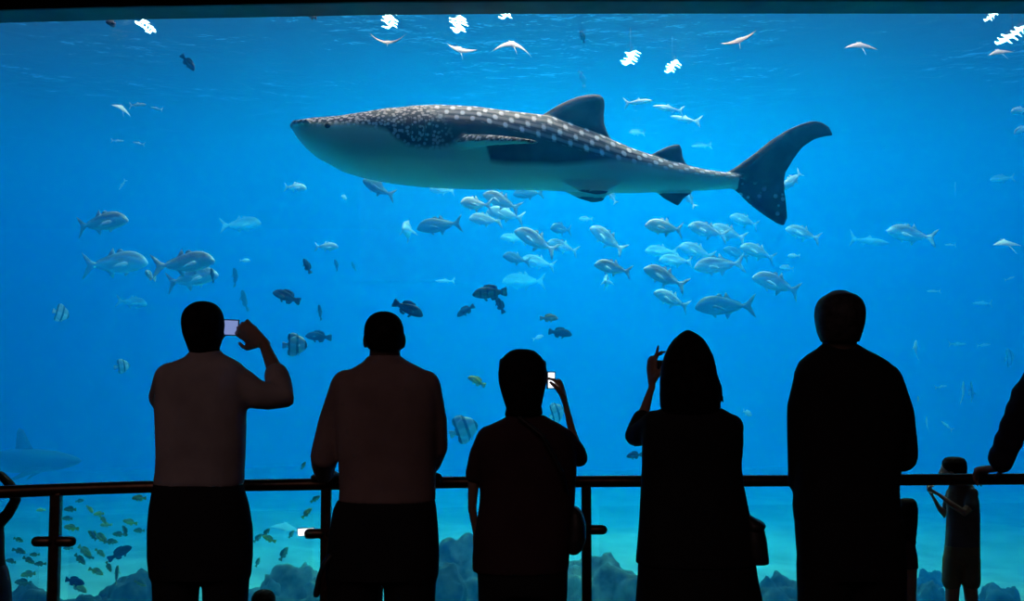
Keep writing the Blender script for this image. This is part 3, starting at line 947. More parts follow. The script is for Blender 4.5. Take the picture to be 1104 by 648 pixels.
for kind, px, py, ln, yaw, pitch, lab in (
    ('gold', 44, 550, 9, 210, 0, 'single golden fish left of the post above the clamp'),
    ('olive', 20, 582, 11, 0, -20, 'olive fish highest in the loose group left of the post'),
    ('olive', 21, 594, 14, 0, -18, 'olive fish second from top left of the post'),
    ('olive', 12, 605, 12, 180, 10, 'olive fish at the left edge near the standing figure'),
    ('olive', 31, 604, 14, 0, -28, 'olive fish in the middle of the group left of the post'),
    ('olive', 43, 608, 12, 180, 0, 'dark olive fish close left of the post under the clamp'),
    ('yellow', 31, 619, 17, 180, -10, 'greenish yellow fish lowest but one left of the post'),
    ('olive', 25, 628, 18, 180, 4, 'olive fish lowest over the rock left of the post'),
    ('olive', 37, 598, 10, 180, 0, 'faint olive fish between the others left of the post'),
    ('olive', 76, 549, 14, 180, 0, 'olive fish right of the post just below the rail'),
    ('olive', 86, 540, 9, 0, 10, 'faint fish touching the rail right of the post'),
    ('gold', 97, 549, 10, 0, -50, 'small golden fish diving right of the post'),
    ('gold', 107, 554, 12, 180, -4, 'golden fish upper of the bright pair right of the post'),
    ('yellow', 111, 560, 11, 0, -50, 'yellow fish diving between the two golden ones'),
    ('gold', 114, 566, 12, 180, 0, 'pale golden fish lower of the bright pair right of the post'),
    ('olive', 73, 559, 12, 180, 0, 'olive fish second below the rail beside the post'),
    ('yellow', 77, 569, 16, 180, 8, 'yellow fish just above the right hand clamp'),
    ('yellow', 140, 563, 15, 180, 14, 'yellow fish nearest the first man at thigh height'),
    ('olive', 135, 572, 12, 170, 60, 'dark fish upright below the yellow one near the man'),
    ('olive', 150, 572, 12, 180, 0, 'faint olive fish against the first man leg'),
    ('olive', 128, 576, 13, 180, 4, 'faint olive fish left of the dark upright one'),
    ('olive', 100, 577, 14, 170, 40, 'olive fish in the middle left of the striped yellow one'),
    ('yellow', 108, 579, 18, 0, -34, 'yellow fish diving right in the middle of the panel'),
    ('olive', 120, 584, 14, 0, 0, 'faint pale fish right of the diving yellow one'),
    ('yellow', 91, 594, 18, 0, -34, 'yellow fish diving right of the clamp'),
    ('yellow', 108, 596, 13, 0, -38, 'yellow fish left of the dark surgeonfish'),
    ('olive', 73, 591, 10, 180, 0, 'faint yellow fish under the clamp against the post'),
    ('olive', 86, 603, 16, 0, -40, 'olive fish below the diving one near the clamp'),
    ('olive', 96, 600, 11, 180, 20, 'faint olive fish behind the diving one near the clamp'),
    ('yellow', 104, 616, 16, 0, -24, 'yellow fish alone over the bright sand'),
    ('olive', 117, 611, 12, 0, -60, 'small olive fish under the dark surgeonfish'),
    ('olive', 126, 620, 20, 90, 80, 'olive fish upright above the dark rock'),
    ('gold', 85, 633, 20, 0, -32, 'golden brown fish low over the dark rock'),
    ('olive', 151, 629, 14, 0, -20, 'olive fish low beside the first man leg'),
    ('yellow', 150, 537, 15, 180, 0, 'yellow fish half under the rail beside the first man'),
    ('tang', 130, 596, 26, 0, 30, 'dark blue surgeonfish behind the left glass panel'),
    ('tang', 80, 627, 22, 0, -10, 'dark round fish low beside the left post'),
    ('olive', 340, 538, 12, 0, 34, 'olive fish right below the rail left of the second post'),
    ('yellow', 331, 553, 14, 0, 46, 'olive yellow fish rising above the lit phone'),
    ('olive', 287, 574, 11, 0, 46, 'olive fish upper of the trio right of the first man'),
    ('olive', 278, 580, 12, 0, 46, 'olive fish left of the trio right of the first man'),
    ('yellow', 290, 581, 15, 180, 26, 'yellow fish right of the trio beside the first man'),
    ('olive', 314, 576, 10, 0, 56, 'small dark fish left of the lit phone'),
    ('olive', 306, 597, 16, 0, 62, 'olive fish rising over the reef mound'),
    ('olive', 278, 606, 10, 0, 70, 'faint olive fish low beside the first man leg on the right'),
    ('olive', 327, 502, 9, 0, 60, 'tiny dim fish above the rail left of the second man'),
):
    fish(kind, px, py, ln * 1.03, yaw, pitch, 12.7 + (px * 37 + py * 17) % 13 * .09, lab, G3)


# rays: disc with long wings that bend up or down, tail behind
def ray_fish(px, py, span, yaw, tilt, roll, curl, depth, mat, label):
    bm = bmesh.new()
    nu, nv = 24, 10
    grids = []
    for s in (1, -1):
        g = []
        for i in range(nu + 1):
            u = -1 + 2 * i / nu
            au = abs(u)
            lead, trail = .34 - .52 * au ** 1.4 + (.08 if au < .15 else 0) * (1 - au / .15), -.36 + .22 * au ** .8
            if au > .99:
                lead = trail = (-.18 + -.14) / 2
            row = []
            for j in range(nv + 1):
                f = j / nv
                t = .11 * (1 - au) ** 1.4 * math.sin(math.pi * min(1, max(0, f))) ** .7 + .006
                row.append(bm.verts.new((u, trail + (lead - trail) * f, curl * au ** 2 + s * t * (.75 if s > 0 else .55))))
            g.append(row)
        grids.append(g)
    for g in grids:
        for i in range(nu):
            for j in range(nv):
                bm.faces.new((g[i][j], g[i + 1][j], g[i + 1][j + 1], g[i][j + 1]))
    a, b = grids
    loop = [(i, 0) for i in range(nu)] + [(nu, j) for j in range(nv)] + [(i, nv) for i in range(nu, 0, -1)] + [(0, j) for j in range(nv, 0, -1)]
    for (i, j), (k, l) in zip(loop, loop[1:] + loop[:1]):
        bm.faces.new((a[i][j], a[k][l], b[k][l], b[i][j]))
    tube(bm, [(0, -.33, 0), (0, -.7, .02), (0, -1.15, .0)], [.025, .014, .006], 8)
    for s in (-1, 1):
        tube(bm, [(s * .1, .36, 0), (s * .12, .44, -.01), (s * .1, .5, -.02)], [.03, .025, .014], 8)
    o = link('ray', to_mesh(bm, 'ray', mat))
    L = span * depth / F / 2
    p = at(px, py, depth)
    o.matrix_world = (Matrix.Translation(p) @ Matrix.Rotation(math.radians(yaw), 4, 'Z') @ Matrix.Rotation(math.radians(tilt), 4, 'X')
                      @ Matrix.Rotation(math.radians(roll), 4, 'Y') @ Matrix.Scale(L, 4))
    tag(o, label, 'ray', 'rays gliding near the surface')


M_ray = fish_material('ray_skin', (.08, .09, .1), (.5, .52, .52), (.8, .82, .8), spec=.2)
M_ray_white = fish_material('white_ray_skin', (.85, .87, .85), (.9, .92, .9), (.9, .92, .9), spec=.2)
for a in ((418, 46, 42, 5, 28, 0, .55, 12.5, M_ray, 'grey ray with both wings raised near the top'),
          (496, 54, 36, 15, 46, 8, .35, 12.4, M_ray_white, 'white ray with one wing tip raised right of the winged one'),
          (553, 48, 46, 12, 40, 4, -.45, 12.4, M_ray_white, 'white ray with peaked back near the top centre'),
          (797, 44, 42, -10, 38, -18, .3, 12.4, M_ray, 'ray with dark raised right wing and bright middle'),
          (928, 49, 38, 0, 44, 3, -.15, 12.4, M_ray_white, 'bright white ray above the shark tail on the right'),
          (1078, 56, 30, 10, 42, -12, -.1, 12.6, M_ray_white, 'slim white ray near the top right corner'),
          (1085, 262, 36, 10, 40, 0, -.1, 13.6, M_ray_white, 'flat white ray at the right edge in open water'),
          (132, 117, 26, 30, 50, 30, -.2, 14.4, M_ray_white, 'small pale ray high at the upper left'),
          (308, 568, 34, 10, 35, 15, -.1, 16.0, M_ray_white, 'pale ray over the reef left of the lit phone')):
    ray_fish(*a)

# grey shark cruising in from the left edge
bm = bmesh.new()
REEF = [(.5, .0, .004, .004), (.48, .0, .022, .03), (.42, .0, .045, .05), (.32, 0, .07, .066), (.18, .0, .085, .075), (.02, 0, .085, .07), (-.12, .0, .065, .05), (-.26, .005, .038, .028), (-.36, .01, .022, .014), (-.4, .01, .004, .004)]
FM['reef'] = fish_mesh('grey_shark', REEF, [[(.16, .07), (.08, .22), (.05, .235), (.035, .2), (.03, .1), (.02, .06)], [(-.34, .02), (-.42, .1), (-.5, .22), (-.47, .1), (-.43, .01), (-.46, -.08), (-.42, -.05), (-.35, -.01)],
                       [(-.18, .05), (-.22, .09), (-.24, .085), (-.25, .04)], [(-.1, -.05), (-.14, -.1), (-.17, -.09), (-.17, -.04)]],
                       [(.26, -.04), (.2, -.03), (.06, -.12), (.02, -.16), (.1, -.12), (.2, -.08)], fish_material('grey_shark_skin', (.12, .14, .14), (.10, .12, .12), (.12, .15, .14)), eye=.007, eye_at=(.42, .01))
bm.free()
o = fish('reef', 12, 497, 150, 0, 0, 18.0, 'grey shark with upright dorsal fin entering from the left edge')
o['category'] = 'shark'
# ------------------------------------------------------------------ railing of the viewing platform
M_rail = plain('bronze_rail_metal', (.16, .09, .06), .38, metal=.9, scale=30, var=.2)
M_glass = clear_pane('railing_glass', (.93, .96, .98), .006)
RAIL_PY = [(-260, 541), (-120, 535), (0, 530.5), (60, 528), (150, 525), (330, 522.3), (480, 520.2), (660, 519), (830, 518.4), (1000, 517.2), (1104, 516.4), (1400, 515)]
RAIL_Z = 1.07


def rail_at(px, z=None):
    r = ray(px, lerp_table(RAIL_PY, px))
    p = EYE + r * ((RAIL_Z - EYE.z) / r.z)
    return Vector((p.x, p.y, RAIL_Z if z is None else z))


rail_root = empty('guard_rail', (0, 3.9, 0))
tag(rail_root, 'dark metal guard rail with glass panels across the viewing platform', 'railing')


def rail_part(name, bm, mat, parent=None, smooth=True, kind=None):
    me = to_mesh(bm, name, mat, smooth)
    me.transform(Matrix.Translation((0, -3.9, 0)))
    return link(name, me, parent or rail_root)


bm = bmesh.new()
tube(bm, [rail_at(px) for px in range(-240, 1401, 20)], .0225, 14)
rail_part('handrail', bm, M_rail)
POSTS = [-228, 61, 352, 632, 912, 1200]
for px in POSTS:
    c = rail_at(px)
    bm = bmesh.new()
    box(bm, (c.x - .019, c.y - .016, 0), (c.x + .019, c.y + .016, RAIL_Z - .01))
    bevelled(bm, .006)
    post = rail_part('post', bm, M_rail, smooth=False)
    bm = bmesh.new()
    box(bm, (c.x - .06, c.y - .06, 0), (c.x + .06, c.y + .06, .012))
    rail_part('base_plate', bm, M_rail, smooth=False)
    for z in (.886, .22):
        for s in (-1, 1):
            bm = bmesh.new()
            tube(bm, [(c.x + s * .02, c.y - .01, z), (c.x + s * .062, c.y - .01, z)], .0185, 14)
            rail_part('glass_clamp', bm, M_rail, post)
for a, b in zip(POSTS, POSTS[1:]):
    p, q = rail_at(a), rail_at(b)
    d = (q - p).normalized()
    n = Vector((-d.y, d.x, 0)) * .006
    p, q = p + d * .05, q - d * .05
    bm = bmesh.new()
    lo = [bm.verts.new((v.x, v.y, .08)) for v in (p - n, q - n, q + n, p + n)]
    hi = [bm.verts.new((v.x, v.y, .975)) for v in (p - n, q - n, q + n, p + n)]
    skin_rings(bm, [lo, hi])
    rail_part('glass_panel', bm, M_glass, smooth=False)


# ------------------------------------------------------------------ people
def cloth(name, c, **kw):
    return plain(name, c, .9, bump=.25, bscale=120, spec=.15, **kw)


SKIN = plain('skin', (.34, .2, .15), .6, var=.08, spec=.25)
SKIN_DARK = plain('dark_skin', (.12, .07, .05), .6, var=.08, spec=.25)
HAIR = plain('black_hair', (.012, .01, .01), .85, scale=40, var=.4, bump=.5, bscale=90, spec=.06)
HAIR_GREY = plain('greying_hair', (.05, .045, .045), .6, scale=40, var=.4, bump=.5, bscale=90, spec=.25)
C_WHITE = cloth('pale_shirt_cotton', (.42, .36, .36))
C_BROWN = cloth('brown_jacket_cloth', (.30, .21, .2))
C_BLACK = cloth('black_cloth', (.02, .02, .022))
C_PLUM = cloth('dark_plum_cloth', (.06, .03, .035))
C_NAVY = cloth('navy_cloth', (.03, .035, .06))
C_STRIPE = cloth('grey_checked_shirt', (.10, .11, .12))
C_OLIVE = cloth('olive_shorts_cloth', (.16, .15, .10))
LEATHER = plain('black_leather', (.02, .018, .018), .5, bump=.2, bscale=80)


class Fig:
    """Collects shapes of one figure in world space; depth is the distance of the figure from the lens."""

    def __init__(self, name, label, depth, floor, px, sink=0.0):
        self.D, self.floor = depth, floor
        self.k = depth / F
        self.x0 = at(px, 500, depth).x
        self.root = empty(name, (self.x0, depth, floor))
        tag(self.root, label, 'person')
        self.body = bmesh.new()

    def p(self, px, py, dd=0.0):
        return at(px, py, self.D + dd)

    def loft(self, bm, rows, thick=.6, grow=0.0, dy=0.0, maxd=.17, n=28, e=2.3, mind=.03, fwd=None):
        rings = []
        for r in rows:
            py, xl, xr = r[:3]
            a, b = self.p(xl, py), self.p(xr, py)
            hw = (b.x - a.x) / 2 + grow
            hd = (r[3] if len(r) > 3 else max(mind, min(maxd, hw * thick))) + grow
            cx, cz = (a.x + b.x) / 2, a.z
            off = r[4] if len(r) > 4 else dy
            ring = []
            for k in range(n):
                t = 2 * math.pi * k / n
                c, s = math.cos(t), math.sin(t)
                ring.append(bm.verts.new((cx + max(.004, hw) * math.copysign(abs(c) ** (2 / e), c), self.D + off + max(.004, hd) * math.copysign(abs(s) ** (2 / e), s), cz)))
            rings.append(ring)
        skin_rings(bm, rings)

    def limb(self, bm, pts, grow=0.0):
        """pts: (px, py, depth offset, radius in metres)"""
        P = [self.p(*q[:3]) for q in pts]
        R = [q[3] + grow for q in pts]
        # subdivide for a rounded bend
        PP, RR = [], []
        for i in range(len(P) - 1):
            for t in (0, .5):
                PP.append(P[i].lerp(P[i + 1], t))
                RR.append(R[i] + (R[i + 1] - R[i]) * t)
        PP.append(P[-1])
        RR.append(R[-1])
        tube(bm, PP, RR, 16)

    def head(self, cx, cy, w, h, yaw=0.0, dd=.03, ears=True, bm=None):
        bm = bm or self.body
        c = self.p(cx, cy, dd)
        hx, hz = w * self.k / 2, h * self.k / 2
        hy = hx * 1.18
        rot = Matrix.Rotation(math.radians(yaw), 3, 'Z')
        def e(x, y, z, rx, ry, rz):
            ellipsoid(bm, c + rot @ Vector((x * hx, y * hy, z * hz)), (rx * hx, ry * hy, rz * hz), 20, rot)
        e(0, -.08, .2, .97, 1.0, .8)            # skull
        e(0, .2, -.25, .8, .75, .72)            # face
        e(0, .45, -.72, .5, .45, .26)           # chin
        e(0, .93, -.12, .14, .16, .2)           # nose bridge and tip
        e(0, 1.0, -.25, .2, .16, .1)
        e(0, .86, .1, .6, .1, .07)              # brow
        e(0, .88, -.48, .32, .1, .05)           # lips
        e(0, .86, -.55, .28, .1, .05)
        for s in (-1, 1):
            e(s * .36, .83, -.02, .15, .1, .07)   # eyes
            e(s * .45, .62, -.22, .28, .25, .2)   # cheeks
            if ears:
                e(s * 1.0, -.02, -.08, .12, .22, .27)
                e(s * .97, .02, -.25, .09, .13, .14)
        return c, rot, hx, hy, hz

    def hand(self, wrist, fwd, palm, size=1.0, curl=40, thumb=1, spread=.12, bm=None, straight=None):
        """Palm, four bent fingers of unequal length and a thumb from the side of the palm. palm: the way the palm faces."""
        bm = bm or self.body
        f = Vector(fwd).normalized()
        pn = Vector(palm)
        pn = (pn - f * pn.dot(f)).normalized()
        sd = f.cross(pn).normalized() * thumb
        w = Vector(wrist)
        s = size
        tube(bm, [w - f * .01 * s, w + f * .045 * s, w + f * .085 * s], [.024 * s, .036 * s, .036 * s], 14, flat=.42, flat_dir=pn)
        for i, ln in enumerate((.074, .083, .077, .06)):
            o = (i - 1.5) * -.0205 * s
            q = w + f * (.084 - abs(i - 1.2) * .004) * s + sd * o
            pts, a = [q - f * .02 * s, q], 0
            cu = curl if straight != i else 5
            for seg in (.45, .32, .23):
                a += math.radians(cu)
                dvec = f * math.cos(a) + pn * math.sin(a) + sd * (-(i - 1.5) * spread * .5 * max(0, math.cos(a)))
                q = q + dvec.normalized() * ln * seg * s
                pts.append(q)
            tube(bm, pts, [.009 * s, .0092 * s, .0086 * s, .0078 * s, .0066 * s], 10)
        t0 = w + f * .022 * s + sd * .026 * s
        t1 = t0 + (f * .6 + sd * .75 + pn * .25).normalized() * .038 * s
        t2 = t1 + (f * .85 + sd * .2 + pn * .45).normalized() * .03 * s
        t3 = t2 + (f * .85 - sd * .05 + pn * .5).normalized() * .024 * s
        tube(bm, [t0, t1, t2, t3], [.0135 * s, .0115 * s, .0098 * s, .0078 * s], 10)

    def leg_line(self, px, py, r0, r1, r2, top=None):
        """A straight leg from (px, py) down to the floor, returns joint points."""
        a = self.p(px, py)
        kx = a.x
        h = a.z - self.floor
        return [a, Vector((kx, self.D + .01, self.floor + h * .55)), Vector((kx, self.D, self.floor + .07))], [r0, r1, r2]

    def shoe(self, x, yaw=0.0):
        bm = bmesh.new()
        rot = Matrix.Rotation(math.radians(yaw), 3, 'Z')
        rings = []
        for y, hw, h in ((-.085, .02, .05), (-.075, .034, .075), (-.03, .04, .085), (.03, .041, .075), (.09, .046, .055), (.15, .043, .045), (.185, .028, .034), (.195, .01, .02)):
            ring = []
            for kx, kz in ((-1, 0), (-1, .45), (-.75, .85), (0, 1), (.75, .85), (1, .45), (1, 0), (0, 0)):
                ring.append(bm.verts.new(Vector((x, self.D, self.floor)) + rot @ Vector((kx * hw, y, .003 + kz * h))))
            rings.append(ring)
        skin_rings(bm, rings)
        self.part('shoe', to_mesh(bm, 'shoe', LEATHER))

    def part(self, name, me, parent=None, label=None):
        me.transform(Matrix.Translation((-self.x0, -self.D, -self.floor)))
        o = link(name, me, parent or self.root)
        if label:
            o['label'] = label
        return o

    def fused(self, name, bm, mat, voxel=.008, smooth=4, label=None):
        return self.part(name, fuse(bm, name, mat, voxel, smooth), label=label)

    def garment(self, name, mat, lofts=(), limbs=(), voxel=.009, smooth=5, label=None, tubes=(), thick=.62):
        bm = bmesh.new()
        for rows in lofts:
            self.loft(bm, rows, thick)
        for pts in limbs:
            self.limb(bm, pts)
        for P, R in tubes:
            tube(bm, P, R, 16)
        # fold relief
        return self.fused(name, bm, mat, voxel, smooth, label)

    def core(self, rows, limbs, legs, neck, shrink=.018):
        """Inner continuous body under the clothes."""
        self.loft(self.body, rows, .6, -shrink)
        for pts in limbs:
            self.limb(self.body, [(a, b, c, max(.012, r - .010)) for a, b, c, r in pts])
        for P, R in legs:
            tube(self.body, P, [max(.03, r - .02) for r in R], 14)
        if neck:
            self.limb(self.body, neck)


def phone(px, py, depth, w, h, yaw, roll, label, glow, tilt=0.0):
    root = empty('phone', at(px, py, depth))
    root.rotation_euler = (math.radians(tilt), math.radians(roll), math.radians(yaw))
    tag(root, label, 'phone')
    bm = bmesh.new()
    box(bm, (-w / 2, -.0045, -h / 2), (w / 2, .0045, h / 2))
    bevelled(bm, .003)
    link('case', to_mesh(bm, 'case', M_black, False), root)
    bm = bmesh.new()
    box(bm, (-w / 2 + .004, -.0052, -h / 2 + .004), (w / 2 - .004, -.0044, h / 2 - .004))
    link('screen', to_mesh(bm, 'screen', glow, False), root)
    bm = bmesh.new()
    tube(bm, [(w * .36, .004, h * .3), (w * .36, .0065, h * .3)], .004, 10)
    link('lens', to_mesh(bm, 'lens', M_black), root)
    return root


def legs_of(f, xs, py, r):
    out = []
    for px in xs:
        P, R = f.leg_line(px, py, r[0], r[1], r[2])
        out.append((P, R))
    return out


# --- man taking a picture (left)
f = Fig('person', 'man in a pale shirt raising a phone with his right hand', 3.45, 0, 215)
TOR = [(381, 206, 239), (386, 197, 250), (392, 182, 260), (401, 174, 265), (415, 169, 266), (435, 167, 265), (460, 168, 265), (490, 169, 264), (510, 168, 263), (519, 166, 263), (524, 167, 262)]
RA = [(250, 408, 0, .056), (278, 426, .02, .05), (305, 428, .05, .046), (296, 398, .14, .038), (284, 370, .24, .028)]
LA = [(184, 408, 0, .056), (175, 428, .1, .047), (180, 436, .2, .045), (205, 400, .32, .034), (222, 372, .36, .028)]
LEG = legs_of(f, (190, 243.5), 606, (.081, .062, .06))
f.core(TOR + [(545, 168, 264), (580, 166, 268), (620, 168, 266)], [RA, LA], LEG, [(221, 400, 0, .05), (221, 370, .01, .05)])
f.head(221, 354, 39, 58, yaw=-22, dd=.03)
f.hand(f.p(284, 370, .24), Vector((-.82, .05, .55)), (0, 1, .05), .92, 26, thumb=1)
f.hand(f.p(222, 372, .36), Vector((.25, .1, 1)), (.3, 1, 0), .9, 45, thumb=-1)
f.fused('body', f.body, SKIN, .007, 3)
COLLAR = [(377, 206, 237, .058), (381, 204, 239, .064), (386, 201, 242, .068), (390, 198, 246, .07)]
f.garment('shirt', C_WHITE, [TOR, COLLAR], [RA[:3] + [(298, 404, .1, .043)], LA[:4]], label='pale long sleeved shirt')
f.garment('trousers', C_BLACK, [[(518, 167, 261), (528, 165, 263), (545, 162, 268), (570, 160, 272), (600, 160, 272), (622, 162, 270)]], (), tubes=LEG, label='black trousers')
bm = bmesh.new()
f.loft(bm, [(325, 216, 225, .02), (326.5, 211, 230, .045), (329.5, 206, 235, .065), (334, 201.5, 238.5, .083), (341, 198.5, 241, .095), (350, 198, 242, .097), (360, 199.5, 241, .092), (369, 202.5, 239, .08), (377, 205, 237, .06), (382, 207, 235, .05)], dy=-.012, e=2.0)
f.fused('hair', bm, HAIR, .007, 3)
for P, R in LEG:
    f.shoe(P[-1].x)
phone(241, 353, 3.74, .115, .06, 0, 2, 'lit phone held sideways beside the first man head', emitter('phone_picture', (.22, .30, .62), .9))

# --- man with close cropped hair
f = Fig('person', 'man with close cropped hair in a brown jacket leaning on the rail', 3.5, 0, 415)
TOR = [(386, 398, 434), (391, 390, 443), (397, 380, 455), (405, 368, 464), (415, 361, 470), (430, 359, 473), (450, 360, 473), (475, 363, 471), (500, 365, 470), (530, 366, 470), (541, 365, 470)]
LA = [(374, 416, 0, .057), (359, 455, .02, .051), (350, 492, .04, .050), (349, 503, .18, .042), (350, 515, .33, .03)]
RA = [(458, 416, 0, .055), (466, 455, .02, .052), (468, 482, .03, .048), (464, 497, .16, .042), (456, 512, .33, .03)]
LEG = legs_of(f, (381, 442), 606, (.093, .074, .07))
f.core(TOR + [(560, 366, 468), (600, 362, 466), (625, 362, 466)], [LA, RA], LEG, [(415, 402, 0, .055), (415, 376, .01, .053)])
f.head(414.5, 365, 42, 60, yaw=0, dd=.03)
for (x, y), th in (((350, 514), 1), ((456, 512), -1)):
    f.hand(f.p(x, y, .33), Vector((.05, 1, .02)), (0, .2, -1), 1.0, 30, thumb=th)
f.fused('body', f.body, SKIN_DARK, .007, 3)
COLLAR = [(383, 399, 431, .06), (387, 397.5, 433, .065), (392, 394, 437, .068), (396, 390, 442, .07)]
f.garment('jacket', C_BROWN, [TOR, COLLAR], [LA[:4] + [(350, 511, .28, .036)], RA[:4] + [(458, 508, .27, .036)], [(402, 391, -.01, .03), (427, 391, -.01, .03)]], label='brown jacket')
f.garment('trousers', C_BLACK, [[(538, 364, 469), (550, 359, 471), (575, 355, 473), (600, 352, 474), (622, 351, 473)]], (), tubes=LEG, label='black trousers')
bm = bmesh.new()
f.loft(bm, [(336, 410, 419, .02), (337.5, 405, 424, .045), (340.5, 400, 429, .063), (345, 396.3, 432.7, .08), (352, 393.7, 435.3, .092), (360, 393, 436, .094), (369, 395, 434, .085), (377, 398, 431, .065)], dy=-.012, e=2.0)
f.fused('hair', bm, HAIR, .007, 3, label='close cropped black hair')
bm = bmesh.new()
f.limb(bm, [(357, 600, -.06, .012), (350, 608, -.07, .011), (344, 622, -.07, .009), (341, 641, -.07, .012)])
f.fused('strap', bm, LEATHER, .006, 2, label='loose strap hanging at his left hip')
for P, R in LEG:
    f.shoe(P[-1].x)

# --- short haired woman
f = Fig('person', 'short haired woman in a dark top lifting a small lit phone', 3.6, 0, 563)
TOR = [(447, 549, 586), (452, 541, 594), (457, 530, 604), (464, 519, 613), (475, 514, 618), (490, 514, 621), (505, 515, 622), (520, 517, 621), (540, 517, 620), (560, 514, 618), (580, 511, 616), (600, 509, 614), (616, 509, 613)]
LA = [(527, 472, 0, .044), (518, 492, .01, .042), (511, 512, .02, .032), (509, 548, .05, .026), (515, 584, .08, .021)]
RA = [(606, 474, 0, .046), (620, 488, .06, .040), (624, 494, .12, .034), (616, 462, .2, .025), (610, 437, .26, .021)]
LEG = legs_of(f, (540, 587), 612, (.083, .07, .068))
f.core(TOR, [LA, RA], LEG, [(566, 462, 0, .045), (565, 430, .01, .045)])
f.head(564, 410, 44, 62, yaw=-8, dd=.03)
f.hand(f.p(610, 437, .26), f.p(603, 412, .30) - f.p(610, 437, .26), (-1, .2, .1), .92, 30, thumb=1)
f.hand(f.p(515, 583, .08), Vector((.25, .3, -1)), (.6, .8, 0), .9, 30, thumb=1)
f.fused('body', f.body, SKIN, .007, 3)
f.garment('top', C_PLUM, [TOR], [LA[:3], RA[:3]], label='dark short sleeved top')
f.garment('trousers', C_BLACK, [[(610, 514, 611), (625, 515, 612), (640, 516, 612)]], (), tubes=LEG, label='black trousers')
bm = bmesh.new()
f.loft(bm, [(376.5, 556, 570, .03), (379, 549, 577, .055), (384, 543, 583, .08), (392, 538.5, 588, .095), (402, 537, 590, .1), (412, 537.5, 589.5, .1), (422, 540, 587, .092), (432, 543, 585, .08), (441, 546, 583, .065), (447, 548, 582, .055)], dy=-.014)
for k, (x, y) in enumerate(((541, 388), (552, 379), (575, 379), (586, 390), (547, 443), (582, 441))):
    f.limb(bm, [(x, y + 4, 0, .012), (x + (x - 563) * .08, y - 1, 0, .004)])
f.fused('hair', bm, HAIR, .007, 2, label='short tousled black hair')
for P, R in LEG:
    f.shoe(P[-1].x)
phone(594, 410, 3.89, .034, .066, 18, 0, 'small bright phone at the short haired woman cheek', emitter('phone_white', (.82, .9, 1), 1.6))
bg_ = empty('handbag', f.p(622, 600))
tag(bg_, 'dark handbag hanging at the short haired woman right hip', 'handbag')
bm = bmesh.new()
f.loft(bm, [(546, 616, 623, .03), (552, 612, 628, .05), (565, 610, 632, .06), (580, 609, 632, .065), (592, 610, 628, .06), (597, 612, 622, .05)])
me = fuse(bm, 'bag_body', LEATHER, .008, 4)
me.transform(Matrix.Translation(-bg_.location))
link('bag_body', me, bg_)
bm = bmesh.new()
f.limb(bm, [(615, 552, .0, .009), (606, 510, -.13, .009), (585, 470, -.13, .009), (560, 450, -.08, .009)])
me = fuse(bm, 'bag_strap', LEATHER, .006, 2)
me.transform(Matrix.Translation(-bg_.location))
link('bag_strap', me, bg_)

# --- long haired woman
f = Fig('person', 'long haired woman in a black tunic lifting a camera with her left hand', 3.6, 0, 750)
TOR = [(436, 722, 768), (441, 712, 780), (447, 702, 790), (455, 695, 798), (466, 692, 801), (480, 692, 801), (500, 692, 799), (520, 691, 801), (540, 690, 805), (560, 689, 809), (585, 687, 813), (608, 685, 817)]
LA = [(706, 456, 0, .046), (694, 466, .08, .045), (686, 470, .15, .044), (695, 442, .22, .030), (703, 416, .27, .022)]
RA = [(788, 460, 0, .046), (786, 480, .1, .043), (780, 492, .2, .04), (760, 455, .3, .03), (735, 415, .34, .022)]
LEG = legs_of(f, (728, 780), 640, (.08, .065, .045))
f.core(TOR + [(640, 690, 815)], [LA, RA], LEG, [(742, 450, 0, .042), (742, 420, .01, .042)])
f.head(743, 396, 44, 64, yaw=6, dd=.03)
f.hand(f.p(703, 415, .27), Vector((.02, .15, 1)), (1, .35, .05), .95, 26, thumb=-1, straight=0)
f.hand(f.p(735, 415, .34), Vector((-.3, .1, 1)), (-.5, 1, 0), .9, 45, thumb=1)
f.fused('body', f.body, SKIN, .007, 3)
f.garment('tunic', C_BLACK, [TOR], [LA[:3] + [(692, 452, .19, .037)], RA[:4]], label='black tunic')
bm = bmesh.new()
f.loft(bm, [(604, 688, 814), (625, 687, 817), (648, 685, 822), (690, 683, 826), (735, 682, 829)])
f.fused('skirt', bm, C_BLACK, .01, 4, label='long black skirt')
bm = bmesh.new()
f.loft(bm, [(356, 738.5, 742.5, .012), (358, 735, 746, .03), (361, 731, 751, .048), (366, 725.5, 757, .07), (374, 720, 762, .09), (384, 715.5, 767, .1), (396, 712.5, 770, .105), (410, 711, 772, .105), (424, 710.5, 773.5, .1), (438, 711, 775, .085), (446, 714, 773, .07)], dy=-.02)
f.limb(bm, [(770, 404, -.02, .012), (777, 418, -.02, .006), (779.5, 434, -.02, .004)])
f.limb(bm, [(772, 425, -.03, .014), (775, 442, -.04, .008)])
f.fused('hair', bm, HAIR, .006, 2, label='long straight black hair')
for P, R in LEG:
    f.shoe(P[-1].x)
cam_t = empty('camera', at(719, 397, 3.9))
tag(cam_t, 'compact camera held before the long haired woman face', 'camera')
bm = bmesh.new()
box(bm, (-.05, -.012, -.03), (.05, .012, .03))
bevelled(bm, .006)
link('camera_body', to_mesh(bm, 'camera_body', M_black, False), cam_t)
bm = bmesh.new()
tube(bm, [(.01, .01, 0), (.01, .03, 0)], [.022, .02], 16)
link('lens', to_mesh(bm, 'lens', M_black), cam_t)
bg_ = empty('shoulder_bag', f.p(815, 606))
tag(bg_, 'black shoulder bag with a flap at the long haired woman right hip', 'handbag')
